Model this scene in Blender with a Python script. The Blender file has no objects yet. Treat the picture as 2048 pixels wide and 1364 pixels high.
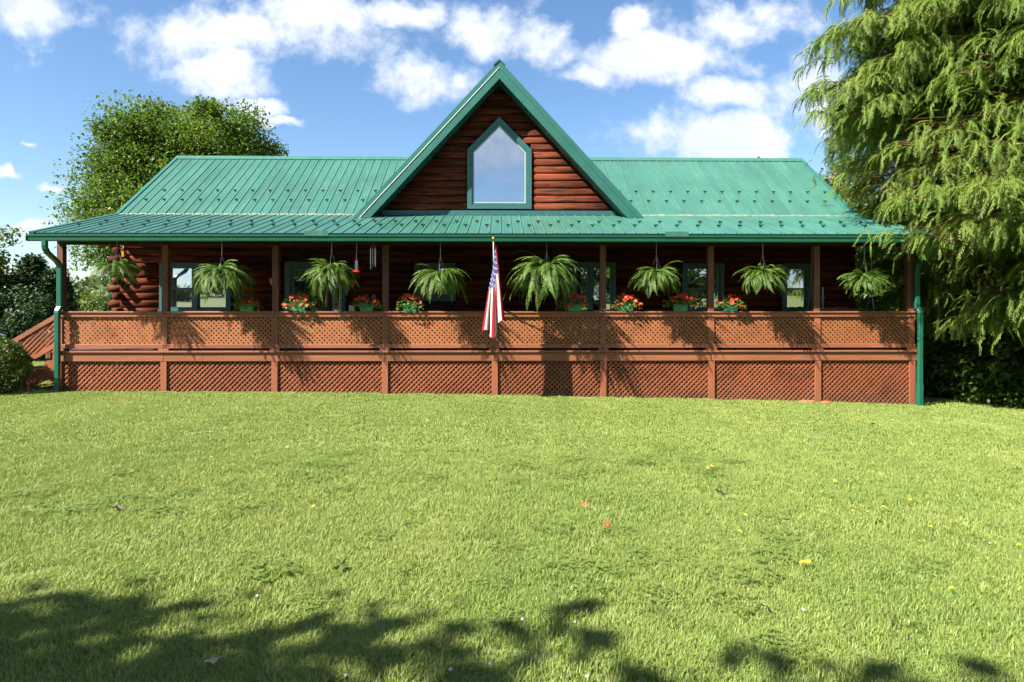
import bpy, bmesh, math, random
import numpy as np
from mathutils import Vector, Matrix, Euler
R = math.radians
scene = bpy.context.scene
COL = scene.collection

# ------------------------------------------------------------------ camera
CAM = Vector((0.115, -15.0, 1.91))
cd = bpy.data.cameras.new('camera')
cam = bpy.data.objects.new('camera', cd)
COL.objects.link(cam)
cam.location = CAM
cam.rotation_euler = (R(90), 0, R(-1.03))
cd.sensor_width = 36.0
cd.lens = 36.0 * 1335 / 2048
cd.shift_y = -62 / 2048
cd.clip_start = 0.05
cd.clip_end = 3000
scene.camera = cam

# ------------------------------------------------------------------ light
SUN = Vector((-1.6, -1.0, 1.92)).normalized()          # towards the sun
SUN_EL = math.asin(SUN.z)
sl = bpy.data.lights.new('sun', 'SUN')
sl.energy = 5.0
sl.angle = R(0.6)
sl.color = (1.0, 0.93, 0.82)
so = bpy.data.objects.new('sun', sl)
COL.objects.link(so)
so.location = (-20, -20, 30)
so.rotation_euler = SUN.to_track_quat('Z', 'Y').to_euler()

scene.view_settings.view_transform = 'Standard'
scene.view_settings.look = 'None'
scene.view_settings.exposure = 1.92
scene.view_settings.gamma = 1.0
scene.cycles.adaptive_threshold = 0.03
scene.cycles.max_bounces = 6
scene.cycles.diffuse_bounces = 3
scene.cycles.glossy_bounces = 2
scene.cycles.transmission_bounces = 3
scene.view_settings.use_curve_mapping = False

world = bpy.data.worlds.new('World')
scene.world = world
world.use_nodes = True


class NT:
    """tiny node helper"""
    def __init__(self, tree):
        self.t = tree
        self.n = tree.nodes
        self.l = tree.links

    def new(self, typ, **kw):
        nd = self.n.new(typ)
        for k, v in kw.items():
            setattr(nd, k, v)
        return nd

    def put(self, sock, v):
        if isinstance(v, bpy.types.NodeSocket):
            self.l.new(v, sock)
        else:
            sock.default_value = v

    def math(self, op, a, b=0.0, c=0.0, clamp=False):
        nd = self.new('ShaderNodeMath', operation=op)
        nd.use_clamp = clamp
        self.put(nd.inputs[0], a)
        self.put(nd.inputs[1], b)
        self.put(nd.inputs[2], c)
        return nd.outputs[0]

    def vmath(self, op, a, b=(0, 0, 0)):
        nd = self.new('ShaderNodeVectorMath', operation=op)
        self.put(nd.inputs[0], a)
        self.put(nd.inputs[1], b)
        return nd.outputs[0]

    def mix(self, f, a, b, blend='MIX'):
        nd = self.new('ShaderNodeMix', data_type='RGBA', blend_type=blend)
        self.put(nd.inputs[0], f)
        self.put(nd.inputs[6], a if isinstance(a, bpy.types.NodeSocket) else (*a, 1))
        self.put(nd.inputs[7], b if isinstance(b, bpy.types.NodeSocket) else (*b, 1))
        return nd.outputs[2]

    def noise(self, vec, scale, detail=4, rough=0.55, dist=0.0):
        nd = self.new('ShaderNodeTexNoise')
        if vec is not None:
            self.l.new(vec, nd.inputs['Vector'])
        nd.inputs['Scale'].default_value = scale
        nd.inputs['Detail'].default_value = detail
        nd.inputs['Roughness'].default_value = rough
        nd.inputs['Distortion'].default_value = dist
        return nd.outputs['Fac']

    def rng(self, v, a, b, c=0.0, d=1.0, smooth=False):
        nd = self.new('ShaderNodeMapRange')
        nd.interpolation_type = 'SMOOTHSTEP' if smooth else 'LINEAR'
        self.put(nd.inputs[0], v)
        for i, q in enumerate((a, b, c, d)):
            nd.inputs[i + 1].default_value = q
        return nd.outputs[0]

    def mapping(self, vec, scale):
        nd = self.new('ShaderNodeMapping')
        self.l.new(vec, nd.inputs[0])
        nd.inputs['Scale'].default_value = scale
        return nd.outputs[0]


GEN_OFF = 4.3


def build_world():
    N = NT(world.node_tree)
    N.n.clear()
    out = N.new('ShaderNodeOutputWorld')
    bg = N.new('ShaderNodeBackground')
    N.l.new(bg.outputs[0], out.inputs[0])
    bg.inputs[1].default_value = 0.055
    sky = N.new('ShaderNodeTexSky', sky_type='NISHITA')
    sky.sun_disc = False
    sky.sun_elevation = SUN_EL
    sky.sun_rotation = math.atan2(SUN.x, SUN.y)
    sky.altitude = 200
    sky.air_density = 1.0
    sky.dust_density = 0.6
    sky.ozone_density = 2.5
    tc = N.new('ShaderNodeTexCoord')
    d = tc.outputs['Generated']
    sep = N.new('ShaderNodeSeparateXYZ')
    N.l.new(d, sep.inputs[0])
    dx, dy, dz = sep.outputs
    # clouds everywhere: fractal noise on a flattened dome
    zz = N.math('ADD', N.math('MAXIMUM', dz, 0.0), 0.22)
    cmb = N.new('ShaderNodeCombineXYZ')
    N.put(cmb.inputs[0], N.math('DIVIDE', dx, zz))
    N.put(cmb.inputs[1], N.math('DIVIDE', dy, zz))
    gen = N.vmath('ADD', cmb.outputs[0], (GEN_OFF, 0.0, 0.0))
    n_gen = N.noise(gen, 1.15, 6, 0.56, 0.25)
    dens_gen = N.math('MULTIPLY', N.math('SUBTRACT', n_gen, 0.495), 3.2)
    # the clouds over the house, placed by direction (u = x/y, v = z/y)
    ys = N.math('MAXIMUM', dy, 0.05)
    u0 = N.math('DIVIDE', dx, ys)
    v0 = N.math('DIVIDE', dz, ys)
    cm2 = N.new('ShaderNodeCombineXYZ')
    N.put(cm2.inputs[0], u0)
    N.put(cm2.inputs[1], v0)
    wn = N.new('ShaderNodeTexNoise')
    N.l.new(cm2.outputs[0], wn.inputs['Vector'])
    wn.inputs['Scale'].default_value = 8.0
    wn.inputs['Detail'].default_value = 4
    wn.inputs['Roughness'].default_value = 0.6
    wob = N.vmath('MULTIPLY', N.vmath('SUBTRACT', wn.outputs['Color'], (0.5, 0.5, 0.5)), (0.12, 0.09, 0.0))
    uv = N.vmath('ADD', cm2.outputs[0], wob)
    blobs = [(95, 20, 120, 55), (470, 70, 250, 72), (590, 20, 170, 50), (440, 145, 120, 42), (525, 205, 60, 16),
             (575, 232, 40, 10), (868, 150, 105, 72), (960, 60, 95, 62), (820, 25, 90, 32), (1090, 88, 88, 42),
             (1330, 110, 210, 62), (1480, 45, 170, 62), (1180, 135, 80, 30), (1285, 255, 108, 62), (1480, 290, 190, 62),
             (1450, 190, 110, 40), (70, 295, 42, 12), (122, 366, 40, 14), (1270, 40, 40, 40), (30, 345, 25, 10),
             (150, 465, 140, 16), (60, 445, 70, 12), (160, 585, 160, 20), (1620, 200, 80, 120)]
    best = None
    for (px, py, rx, ry) in blobs:
        cu, cv = (px - 1000) / 1335, (620 - py) / 1335
        ma = N.new('ShaderNodeVectorMath', operation='MULTIPLY_ADD')
        N.l.new(uv, ma.inputs[0])
        ma.inputs[1].default_value = (1490 / rx, 1490 / ry, 0)
        ma.inputs[2].default_value = (-cu * 1490 / rx, -cv * 1490 / ry, 0)
        ln = N.new('ShaderNodeVectorMath', operation='LENGTH')
        N.l.new(ma.outputs[0], ln.inputs[0])
        best = ln.outputs['Value'] if best is None else N.math('MINIMUM', best, ln.outputs['Value'])
    best = N.math('SUBTRACT', 1.0, N.math('MINIMUM', best, 1.8))
    n_f = N.noise(cm2.outputs[0], 6.0, 6, 0.62)
    dens_f = N.math('ADD', N.math('MULTIPLY', best, 0.75), N.math('MULTIPLY', N.math('SUBTRACT', n_f, 0.46), 3.4))
    # hand over to the general clouds beyond the picked ones
    inu = N.rng(N.math('ABSOLUTE', u0), 0.78, 0.95, 1, 0, True)
    inv = N.rng(v0, 0.47, 0.6, 1, 0, True)
    iny = N.rng(dy, 0.15, 0.3, 0, 1, True)
    inn = N.math('MULTIPLY', N.math('MULTIPLY', inu, inv), iny)
    mixd = N.new('ShaderNodeMix')
    N.put(mixd.inputs[0], inn)
    N.put(mixd.inputs[2], dens_gen)
    N.put(mixd.inputs[3], dens_f)
    dens = mixd.outputs[0]
    mask = N.rng(dens, -0.10, 0.70, 0, 0.97, True)
    above = N.rng(dz, -0.01, 0.03, 0, 1)
    mask = N.math('MULTIPLY', mask, above)
    shade = N.rng(N.noise(cm2.outputs[0], 3.2, 3, 0.55), 0.35, 0.68, 0.0, 1.0)
    ccol = N.mix(shade, (5.6, 5.8, 6.2), (4.2, 4.6, 5.3))
    hs = N.new('ShaderNodeHueSaturation')
    N.l.new(sky.outputs[0], hs.inputs['Color'])
    hs.inputs['Saturation'].default_value = 1.12
    hs.inputs['Value'].default_value = 1.0
    N.put(bg.inputs[0], N.mix(mask, hs.outputs[0], ccol))


build_world()
world.cycles.sampling_method = 'NONE'

# ------------------------------------------------------------------ object helpers
def link(o, parent=None):
    COL.objects.link(o)
    if parent is not None:
        o.parent = parent
    return o


def obj(name, mesh, mat=None, parent=None, loc=None, rot=None, scale=None, kind=None):
    o = bpy.data.objects.new(name, mesh)
    if mat is not None and mesh is not None and not mesh.materials:
        mesh.materials.append(mat)
    link(o, parent)
    if loc is not None: o.location = loc
    if rot is not None: o.rotation_euler = rot
    if scale is not None: o.scale = scale
    if kind: o['kind'] = kind
    return o


def tag(o, label, cat, group=None):
    o['label'] = label
    o['category'] = cat
    if group: o['group'] = group
    return o


def empty(name, loc=(0, 0, 0), parent=None):
    o = bpy.data.objects.new(name, None)
    o.empty_display_size = 0.2
    o.location = loc
    return link(o, parent)


class MB:
    """collects polygons for one mesh"""
    def __init__(self):
        self.v, self.f, self.m = [], [], []

    def add(self, vs, fs, mi=0):
        b = len(self.v)
        self.v += [tuple(p) for p in vs]
        self.f += [tuple(i + b for i in f) for f in fs]
        self.m += [mi] * len(fs)

    def box(self, x0, x1, y0, y1, z0, z1, c=0.0, mi=0):
        if c <= 0:
            vs = [(x, y, z) for z in (z0, z1) for y in (y0, y1) for x in (x0, x1)]
            self.add(vs, [(0, 2, 3, 1), (4, 5, 7, 6), (0, 1, 5, 4), (2, 6, 7, 3), (0, 4, 6, 2), (1, 3, 7, 5)], mi)
            return
        bm = bmesh.new()
        bmesh.ops.create_cube(bm, size=1.0)
        for w in bm.verts:
            w.co = ((x0 + x1) / 2 + w.co.x * (x1 - x0), (y0 + y1) / 2 + w.co.y * (y1 - y0), (z0 + z1) / 2 + w.co.z * (z1 - z0))
        bmesh.ops.bevel(bm, geom=list(bm.edges), offset=c, segments=1, affect='EDGES')
        bm.verts.index_update()
        self.add([w.co[:] for w in bm.verts], [[w.index for w in f.verts] for f in bm.faces], mi)
        bm.free()

    def tube(self, pts, rad, sides=8, caps=True, mi=0):
        pts = [Vector(p) for p in pts]
        n = len(pts)
        if not hasattr(rad, '__len__'): rad = [rad] * n
        up = None
        vs = []
        for i, p in enumerate(pts):
            t = (pts[min(i + 1, n - 1)] - pts[max(i - 1, 0)])
            t = t.normalized() if t.length > 1e-9 else Vector((0, 0, 1))
            if up is None:
                up = Vector((0, 0, 1)) if abs(t.z) < 0.9 else Vector((1, 0, 0))
            a = t.cross(up)
            a.normalize()
            b = a.cross(t).normalized()
            up = b
            for k in range(sides):
                an = 2 * math.pi * k / sides
                vs.append(p + a * (math.cos(an) * rad[i]) + b * (math.sin(an) * rad[i]))
        fs = []
        for i in range(n - 1):
            for k in range(sides):
                k2 = (k + 1) % sides
                fs.append((i * sides + k, i * sides + k2, (i + 1) * sides + k2, (i + 1) * sides + k))
        if caps:
            fs.append(tuple(range(sides))[::-1])
            fs.append(tuple((n - 1) * sides + k for k in range(sides)))
        self.add(vs, fs, mi)

    def lathe(self, prof, sides=16, c=(0, 0, 0), mi=0):
        vs = []
        for (r, z) in prof:
            for k in range(sides):
                an = 2 * math.pi * k / sides
                vs.append((c[0] + r * math.cos(an), c[1] + r * math.sin(an), c[2] + z))
        fs = []
        n = len(prof)
        for i in range(n - 1):
            for k in range(sides):
                k2 = (k + 1) % sides
                fs.append((i * sides + k, i * sides + k2, (i + 1) * sides + k2, (i + 1) * sides + k))
        fs.append(tuple(range(sides))[::-1])
        fs.append(tuple((n - 1) * sides + k for k in range(sides)))
        self.add(vs, fs, mi)

    def prism(self, poly, y0, y1, mi=0):
        """polygon in xz (counter-clockwise seen from -y), extruded y0..y1"""
        n = len(poly)
        vs = [(x, y0, z) for x, z in poly] + [(x, y1, z) for x, z in poly]
        fs = [tuple(range(n)), tuple(range(2 * n - 1, n - 1, -1))]
        for i in range(n):
            j = (i + 1) % n
            fs.append((j, i, n + i, n + j))
        self.add(vs, fs, mi)

    def mesh(self, name, smooth=False, mats=None):
        me = bpy.data.meshes.new(name)
        me.from_pydata(self.v, [], self.f)
        if mats:
            for m in mats: me.materials.append(m)
            me.polygons.foreach_set('material_index', self.m)
        if smooth:
            me.polygons.foreach_set('use_smooth', [True] * len(me.polygons))
        me.validate()
        me.update()
        return me


def np_mesh(name, V, F, rnd=None, smooth=False):
    """numpy vertices (n,3) and faces (m,k)"""
    me = bpy.data.meshes.new(name)
    V = np.ascontiguousarray(V, dtype=np.float32)
    F = np.ascontiguousarray(F, dtype=np.int32)
    m, k = F.shape
    me.vertices.add(len(V))
    me.vertices.foreach_set('co', V.ravel())
    me.loops.add(m * k)
    me.loops.foreach_set('vertex_index', F.ravel())
    me.polygons.add(m)
    me.polygons.foreach_set('loop_start', np.arange(0, m * k, k, dtype=np.int32))
    if smooth:
        me.polygons.foreach_set('use_smooth', np.ones(m, dtype=bool))
    if rnd is not None:
        at = me.attributes.new('rnd', 'FLOAT', 'POINT')
        at.data.foreach_set('value', np.ascontiguousarray(rnd, dtype=np.float32))
    me.update(calc_edges=True)
    return me


def tile(BV, BF, M, T):
    """copy base verts/faces by rotation-scale matrices M (n,3,3) and offsets T (n,3)"""
    n = len(T)
    V = np.einsum('nij,vj->nvi', M, BV) + T[:, None, :]
    F = BF[None, :, :] + (np.arange(n) * len(BV))[:, None, None]
    return V.reshape(-1, 3), F.reshape(-1, BF.shape[1])


def rotz(a):
    c, s, o, z = np.cos(a), np.sin(a), np.ones_like(a), np.zeros_like(a)
    return np.stack([np.stack([c, -s, z], -1), np.stack([s, c, z], -1), np.stack([z, z, o], -1)], -2)


def roty(a):
    c, s, o, z = np.cos(a), np.sin(a), np.ones_like(a), np.zeros_like(a)
    return np.stack([np.stack([c, z, s], -1), np.stack([z, o, z], -1), np.stack([-s, z, c], -1)], -2)


def rotx(a):
    c, s, o, z = np.cos(a), np.sin(a), np.ones_like(a), np.zeros_like(a)
    return np.stack([np.stack([o, z, z], -1), np.stack([z, c, -s], -1), np.stack([z, s, c], -1)], -2)


# ------------------------------------------------------------------ materials
def new_mat(name):
    m = bpy.data.materials.new(name)
    m.use_nodes = True
    N = NT(m.node_tree)
    p = N.n['Principled BSDF']
    return m, N, p


def simple(name, col, rough=0.6, metal=0.0, var=0.12, scale=6.0, bump=0.0, spec=0.5):
    m, N, p = new_mat(name)
    tc = N.new('ShaderNodeTexCoord')
    n = N.noise(tc.outputs['Object'], scale, 5)
    dark = tuple(c * (1 - var) for c in col)
    lite = tuple(min(1, c * (1 + var)) for c in col)
    N.put(p.inputs['Base Color'], N.mix(N.rng(n, 0.3, 0.7), dark, lite))
    p.inputs['Roughness'].default_value = rough
    p.inputs['Metallic'].default_value = metal
    p.inputs['Specular IOR Level'].default_value = spec
    if bump:
        b = N.new('ShaderNodeBump')
        b.inputs['Strength'].default_value = bump
        b.inputs['Distance'].default_value = 0.01
        N.l.new(n, b.inputs['Height'])
        N.l.new(b.outputs[0], p.inputs['Normal'])
    return m


def wood(name, base, dark, grain=(1.2, 30, 30), blotch=0.5, rough=0.55, bump=0.25, perobj=0.25, bscale=(0.7, 3, 3), spec=0.35, checks=False, splash=False):
    """stained wood: grain along local x (or the axis with the small scale), blotches and a per-piece tone"""
    m, N, p = new_mat(name)
    tc = N.new('ShaderNodeTexCoord')
    geo = N.new('ShaderNodeNewGeometry')
    pos = geo.outputs['Position']
    oi = N.new('ShaderNodeObjectInfo')
    sh = N.vmath('ADD', pos, N.vmath('SCALE', (1, 1, 1)))
    cmb = N.new('ShaderNodeCombineXYZ')
    for i in range(3):
        N.put(cmb.inputs[i], N.math('MULTIPLY', oi.outputs['Random'], 37.0 + 11 * i))
    q = N.vmath('ADD', pos, cmb.outputs[0])
    g = N.noise(N.mapping(q, grain), 1.0, 6, 0.65, 0.4)
    b = N.noise(N.mapping(q, bscale), 1.0, 4, 0.6, 0.6)
    f = N.math('ADD', N.math('MULTIPLY', N.rng(g, 0.35, 0.7), 0.55), N.math('MULTIPLY', N.rng(b, 0.45, 0.7), blotch), clamp=True)
    c = N.mix(f, base, dark)
    if checks:
        ck = N.noise(N.mapping(q, (0.55, 34, 34)), 1.0, 3, 0.5, 1.2)
        c = N.mix(N.rng(ck, 0.62, 0.68, 0, 0.8), c, tuple(x * 0.35 for x in dark))
        kn = N.noise(N.mapping(q, (5.0, 11, 11)), 1.0, 2, 0.5)
        c = N.mix(N.rng(kn, 0.70, 0.75, 0, 0.85), c, dark)
    if splash:
        sz = N.new('ShaderNodeSeparateXYZ')
        N.l.new(pos, sz.inputs[0])
        dirt = N.math('MULTIPLY', N.rng(N.math('ADD', sz.outputs[2], N.math('MULTIPLY', b, 0.6)), 0.05, 0.55, 0.55, 0.0), N.rng(g, 0.3, 0.6, 0.5, 1.0))
        c = N.mix(dirt, c, (0.110, 0.075, 0.045))
    tone = N.rng(oi.outputs['Random'], 0, 1, 1 - perobj, 1 + perobj * 0.6)
    hs = N.new('ShaderNodeHueSaturation')
    N.l.new(c, hs.inputs['Color'])
    N.l.new(tone, hs.inputs['Value'])
    N.l.new(hs.outputs[0], p.inputs['Base Color'])
    N.put(p.inputs['Roughness'], N.rng(g, 0.3, 0.7, rough - 0.08, rough + 0.15))
    p.inputs['Specular IOR Level'].default_value = spec
    bp = N.new('ShaderNodeBump')
    bp.inputs['Strength'].default_value = bump
    bp.inputs['Distance'].default_value = 0.006
    N.l.new(g, bp.inputs['Height'])
    N.l.new(bp.outputs[0], p.inputs['Normal'])
    return m


def foliage(name, c_dark, c_mid, c_lite, trans=0.35, rough=0.55, pscale=0.8, spec=0.3):
    m, N, p = new_mat(name)
    at = N.new('ShaderNodeAttribute', attribute_name='rnd')
    geo = N.new('ShaderNodeNewGeometry')
    n = N.noise(geo.outputs['Position'], pscale, 3)
    f = N.math('ADD', N.math('MULTIPLY', at.outputs['Fac'], 0.6), N.math('MULTIPLY', N.rng(n, 0.3, 0.7), 0.4), clamp=True)
    cr = N.new('ShaderNodeValToRGB')
    cr.color_ramp.elements[0].color = (*c_dark, 1)
    cr.color_ramp.elements[1].color = (*c_lite, 1)
    e = cr.color_ramp.elements.new(0.5)
    e.color = (*c_mid, 1)
    N.l.new(f, cr.inputs[0])
    N.l.new(cr.outputs[0], p.inputs['Base Color'])
    p.inputs['Roughness'].default_value = rough
    p.inputs['Specular IOR Level'].default_value = spec
    tr = N.new('ShaderNodeBsdfTranslucent')
    N.l.new(N.mix(1.0, cr.outputs[0], (1.0, 1.0, 0.55), 'MULTIPLY'), tr.inputs[0])
    mx = N.new('ShaderNodeMixShader')
    mx.inputs[0].default_value = trans
    N.l.new(p.outputs[0], mx.inputs[1])
    N.l.new(tr.outputs[0], mx.inputs[2])
    N.l.new(mx.outputs[0], N.n['Material Output'].inputs[0])
    return m


def glass_pane(name, tint=(0.75, 0.82, 0.9), refl=0.55):
    """window seen against a dark room: reflects the surroundings, dark behind"""
    m, N, p = new_mat(name)
    geo = N.new('ShaderNodeNewGeometry')
    n = N.noise(geo.outputs['Position'], 1.3, 2)
    bp = N.new('ShaderNodeBump')
    bp.inputs['Strength'].default_value = 0.02
    bp.inputs['Distance'].default_value = 0.02
    N.l.new(n, bp.inputs['Height'])
    gl = N.new('ShaderNodeBsdfGlossy')
    gl.inputs['Roughness'].default_value = 0.015
    gl.inputs[0].default_value = (*tint, 1)
    N.l.new(bp.outputs[0], gl.inputs['Normal'])
    p.inputs['Base Color'].default_value = (0.01, 0.012, 0.014, 1)
    p.inputs['Roughness'].default_value = 0.3
    fr = N.new('ShaderNodeFresnel')
    fr.inputs[0].default_value = 1.5
    mx = N.new('ShaderNodeMixShader')
    N.put(mx.inputs[0], N.math('ADD', fr.outputs[0], refl, clamp=True))
    N.l.new(p.outputs[0], mx.inputs[1])
    N.l.new(gl.outputs[0], mx.inputs[2])
    N.l.new(mx.outputs[0], N.n['Material Output'].inputs[0])
    return m


def metal_roof(name, col):
    m, N, p = new_mat(name)
    geo = N.new('ShaderNodeNewGeometry')
    oi = N.new('ShaderNodeObjectInfo')
    n1 = N.noise(geo.outputs['Position'], 0.9, 5, 0.6)
    n2 = N.noise(N.mapping(geo.outputs['Position'], (14, 1.2, 1.2)), 1.0, 5, 0.65)
    c = N.mix(N.rng(n1, 0.35, 0.65), tuple(x * 0.9 for x in col), tuple(x * 1.1 for x in col))
    c = N.mix(N.rng(n2, 0.50, 0.8, 0, 0.32), c, (0.10, 0.17, 0.14))
    n3 = N.noise(N.mapping(geo.outputs['Position'], (3.0, 0.35, 0.35)), 1.0, 6, 0.7, 0.8)
    c = N.mix(N.rng(n3, 0.55, 0.75, 0, 0.35), c, tuple(x * 0.62 for x in col))
    hs = N.new('ShaderNodeHueSaturation')
    N.l.new(c, hs.inputs['Color'])
    N.put(hs.inputs['Value'], N.rng(oi.outputs['Random'], 0, 1, 0.90, 1.06))
    N.l.new(hs.outputs[0], p.inputs['Base Color'])
    N.put(p.inputs['Roughness'], N.rng(n2, 0.3, 0.7, 0.34, 0.5))
    p.inputs['Specular IOR Level'].default_value = 0.5
    bp = N.new('ShaderNodeBump')
    bp.inputs['Strength'].default_value = 0.15
    bp.inputs['Distance'].default_value = 0.02
    N.l.new(N.noise(geo.outputs['Position'], 3.0, 2), bp.inputs['Height'])
    N.l.new(bp.outputs[0], p.inputs['Normal'])
    return m


M = {}
M['roof'] = metal_roof('green_roof_metal', (0.029, 0.112, 0.084))
M['trim'] = simple('green_trim_metal', (0.020, 0.100, 0.080), 0.38, 0, 0.1, 3)
M['gutter'] = simple('green_gutter_metal', (0.006, 0.080, 0.048), 0.35, 0, 0.12, 3)
M['window_trim'] = simple('blue_green_window_trim', (0.020, 0.085, 0.085), 0.45, 0, 0.15, 8)
M['sash'] = simple('pale_sash', (0.30, 0.36, 0.33), 0.4, 0, 0.1, 8)
M['guard'] = simple('snow_guard_green', (0.010, 0.030, 0.022), 0.3, 0, 0.2, 20)
M['white_bead'] = simple('pale_metal_edge', (0.55, 0.6, 0.58), 0.35, 0, 0.05, 8)
M['log'] = wood('stained_log', (0.142, 0.033, 0.013), (0.014, 0.0055, 0.004), (0.9, 26, 26), 0.85, 0.78, 0.35, 0.3, (0.8, 4, 6), 0.10, True)
M['porch_log'] = M['log']
M['rail'] = wood('orange_stained_board', (0.270, 0.094, 0.042), (0.110, 0.038, 0.019), (1.3, 40, 40), 0.45, 0.5, 0.2, 0.14, (0.5, 4, 4), 0.4)
M['lath'] = wood('orange_stained_lath', (0.300, 0.112, 0.042), (0.140, 0.048, 0.020), (9, 9, 9), 0.55, 0.55, 0.1, 0.12, (1.4, 1.4, 1.4), 0.3)
M['skirt_lath'] = wood('rust_stained_lath', (0.240, 0.074, 0.031), (0.105, 0.034, 0.016), (9, 9, 9), 0.55, 0.55, 0.1, 0.14, (1.2, 1.2, 1.8), 0.3, False, True)
M['skirt_post'] = wood('rust_stained_post', (0.265, 0.086, 0.038), (0.150, 0.045, 0.020), (40, 40, 1.3), 0.3, 0.5, 0.2, 0.12, (4, 4, 0.5), 0.4, False, True)
M['post'] = wood('weathered_brown_post', (0.150, 0.062, 0.038), (0.060, 0.022, 0.014), (38, 38, 1.0), 0.45, 0.6, 0.3, 0.2, (5, 5, 0.6), 0.3)
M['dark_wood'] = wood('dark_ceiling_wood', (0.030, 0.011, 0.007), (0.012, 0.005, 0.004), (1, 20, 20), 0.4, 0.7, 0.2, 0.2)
M['deck'] = wood('grey_brown_deck', (0.130, 0.055, 0.034), (0.070, 0.030, 0.020), (1, 30, 30), 0.4, 0.65, 0.2, 0.2)
M['glass'] = glass_pane('window_glass')
M['glass_up'] = glass_pane('gable_glass', (0.78, 0.85, 0.93), 0.50)
M['black'] = simple('black_metal', (0.010, 0.010, 0.011), 0.4, 0.3, 0.1)
M['brass'] = simple('brass', (0.62, 0.38, 0.10), 0.28, 1.0, 0.1)
M['amber'] = simple('amber_lamp_glass', (0.60, 0.26, 0.03), 0.25, 0, 0.3, 30)
M['chain'] = simple('grey_wire', (0.40, 0.40, 0.38), 0.35, 0.8, 0.1)
M['terracotta'] = simple('terracotta_pot', (0.26, 0.085, 0.038), 0.7, 0, 0.2, 9)
M['planter'] = simple('green_plastic_planter', (0.035, 0.200, 0.085), 0.4, 0, 0.08, 6)
M['red_plastic'] = simple('red_plastic', (0.55, 0.012, 0.030), 0.25, 0, 0.05, 6)
M['feeder_glass'] = simple('feeder_bottle', (0.32, 0.42, 0.46), 0.08, 0, 0.1, 9)
M['concrete'] = simple('pale_stone', (0.32, 0.29, 0.24), 0.85, 0, 0.2, 12, 0.4)
M['white_paint'] = simple('white_paint', (0.62, 0.63, 0.62), 0.45, 0, 0.05, 6)
M['cap_blue'] = simple('grey_blue_cap', (0.10, 0.16, 0.19), 0.5, 0, 0.15, 12)
M['lead'] = simple('lead_came', (0.50, 0.50, 0.55), 0.35, 0.6, 0.15, 12)
M['numeral'] = simple('numeral_metal', (0.10, 0.09, 0.085), 0.35, 0.6, 0.1)
M['bark'] = wood('bark', (0.075, 0.048, 0.034), (0.030, 0.020, 0.015), (14, 14, 2.0), 0.5, 0.9, 0.8, 0.2, (3, 3, 1))
M['red_bark'] = wood('red_bark', (0.110, 0.040, 0.024), (0.040, 0.016, 0.011), (18, 18, 1.6), 0.5, 0.9, 0.8, 0.2, (3, 3, 1))
M['fern'] = foliage('fern_leaf', (0.022, 0.062, 0.009), (0.070, 0.140, 0.020), (0.190, 0.240, 0.060), 0.35, 0.5, 5)
M['impatiens'] = foliage('planter_leaf', (0.045, 0.100, 0.016), (0.110, 0.175, 0.038), (0.270, 0.290, 0.100), 0.35, 0.5, 9)
M['petal'] = foliage('orange_red_petal', (0.50, 0.015, 0.012), (0.62, 0.045, 0.018), (0.68, 0.110, 0.030), 0.25, 0.5, 8)
M['cypress'] = foliage('cypress_leaf', (0.070, 0.135, 0.018), (0.140, 0.218, 0.032), (0.225, 0.285, 0.066), 0.48, 0.55, 0.7)
M['maple'] = foliage('broadleaf', (0.034, 0.080, 0.012), (0.084, 0.150, 0.022), (0.155, 0.212, 0.040), 0.45, 0.5, 0.35)
M['shrub'] = foliage('shrub_leaf', (0.034, 0.072, 0.012), (0.080, 0.140, 0.024), (0.180, 0.225, 0.048), 0.4, 0.45, 1.2)
M['box_leaf'] = foliage('clipped_bush_leaf', (0.022, 0.055, 0.010), (0.050, 0.095, 0.014), (0.120, 0.150, 0.025), 0.3, 0.45, 1.5)
M['conifer'] = foliage('conifer_leaf', (0.012, 0.035, 0.012), (0.028, 0.062, 0.020), (0.060, 0.100, 0.030), 0.2, 0.6, 0.8)
M['far_leaf'] = foliage('far_wood_leaf', (0.040, 0.075, 0.030), (0.075, 0.115, 0.045), (0.120, 0.150, 0.060), 0.25, 0.7, 0.05)
M['rust_leaf'] = foliage('rusty_leaf', (0.060, 0.055, 0.020), (0.120, 0.080, 0.035), (0.200, 0.120, 0.060), 0.35, 0.6, 0.5)

# ------------------------------------------------------------------ terrain
def sm(a, b, x):
    t = np.clip((x - a) / (b - a), 0, 1)
    return t * t * (3 - 2 * t)


def gz(x, y):
    x = np.asarray(x, float)
    y = np.asarray(y, float)
    xc = np.clip(x, -16, 15)
    z = -0.0185 * xc - 0.0008 * xc * xc
    near = sm(-40, 60, y)
    z = z * (1 - sm(12, 60, np.hypot(x * 0.6, y)))
    z = z + 0.27 * sm(0, -13.5, y) - 0.55 * sm(6, 45, y)
    z = z + 0.035 * np.sin(x * 0.55 + 1.0) * np.sin(y * 0.5) * sm(-1, -4, y)
    d = np.hypot(x, y)
    z = z + 4.5 * sm(110, 230, d) + 5.0 * sm(200, 380, d)
    return z


def gzf(x, y):
    return float(gz(x, y))


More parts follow.
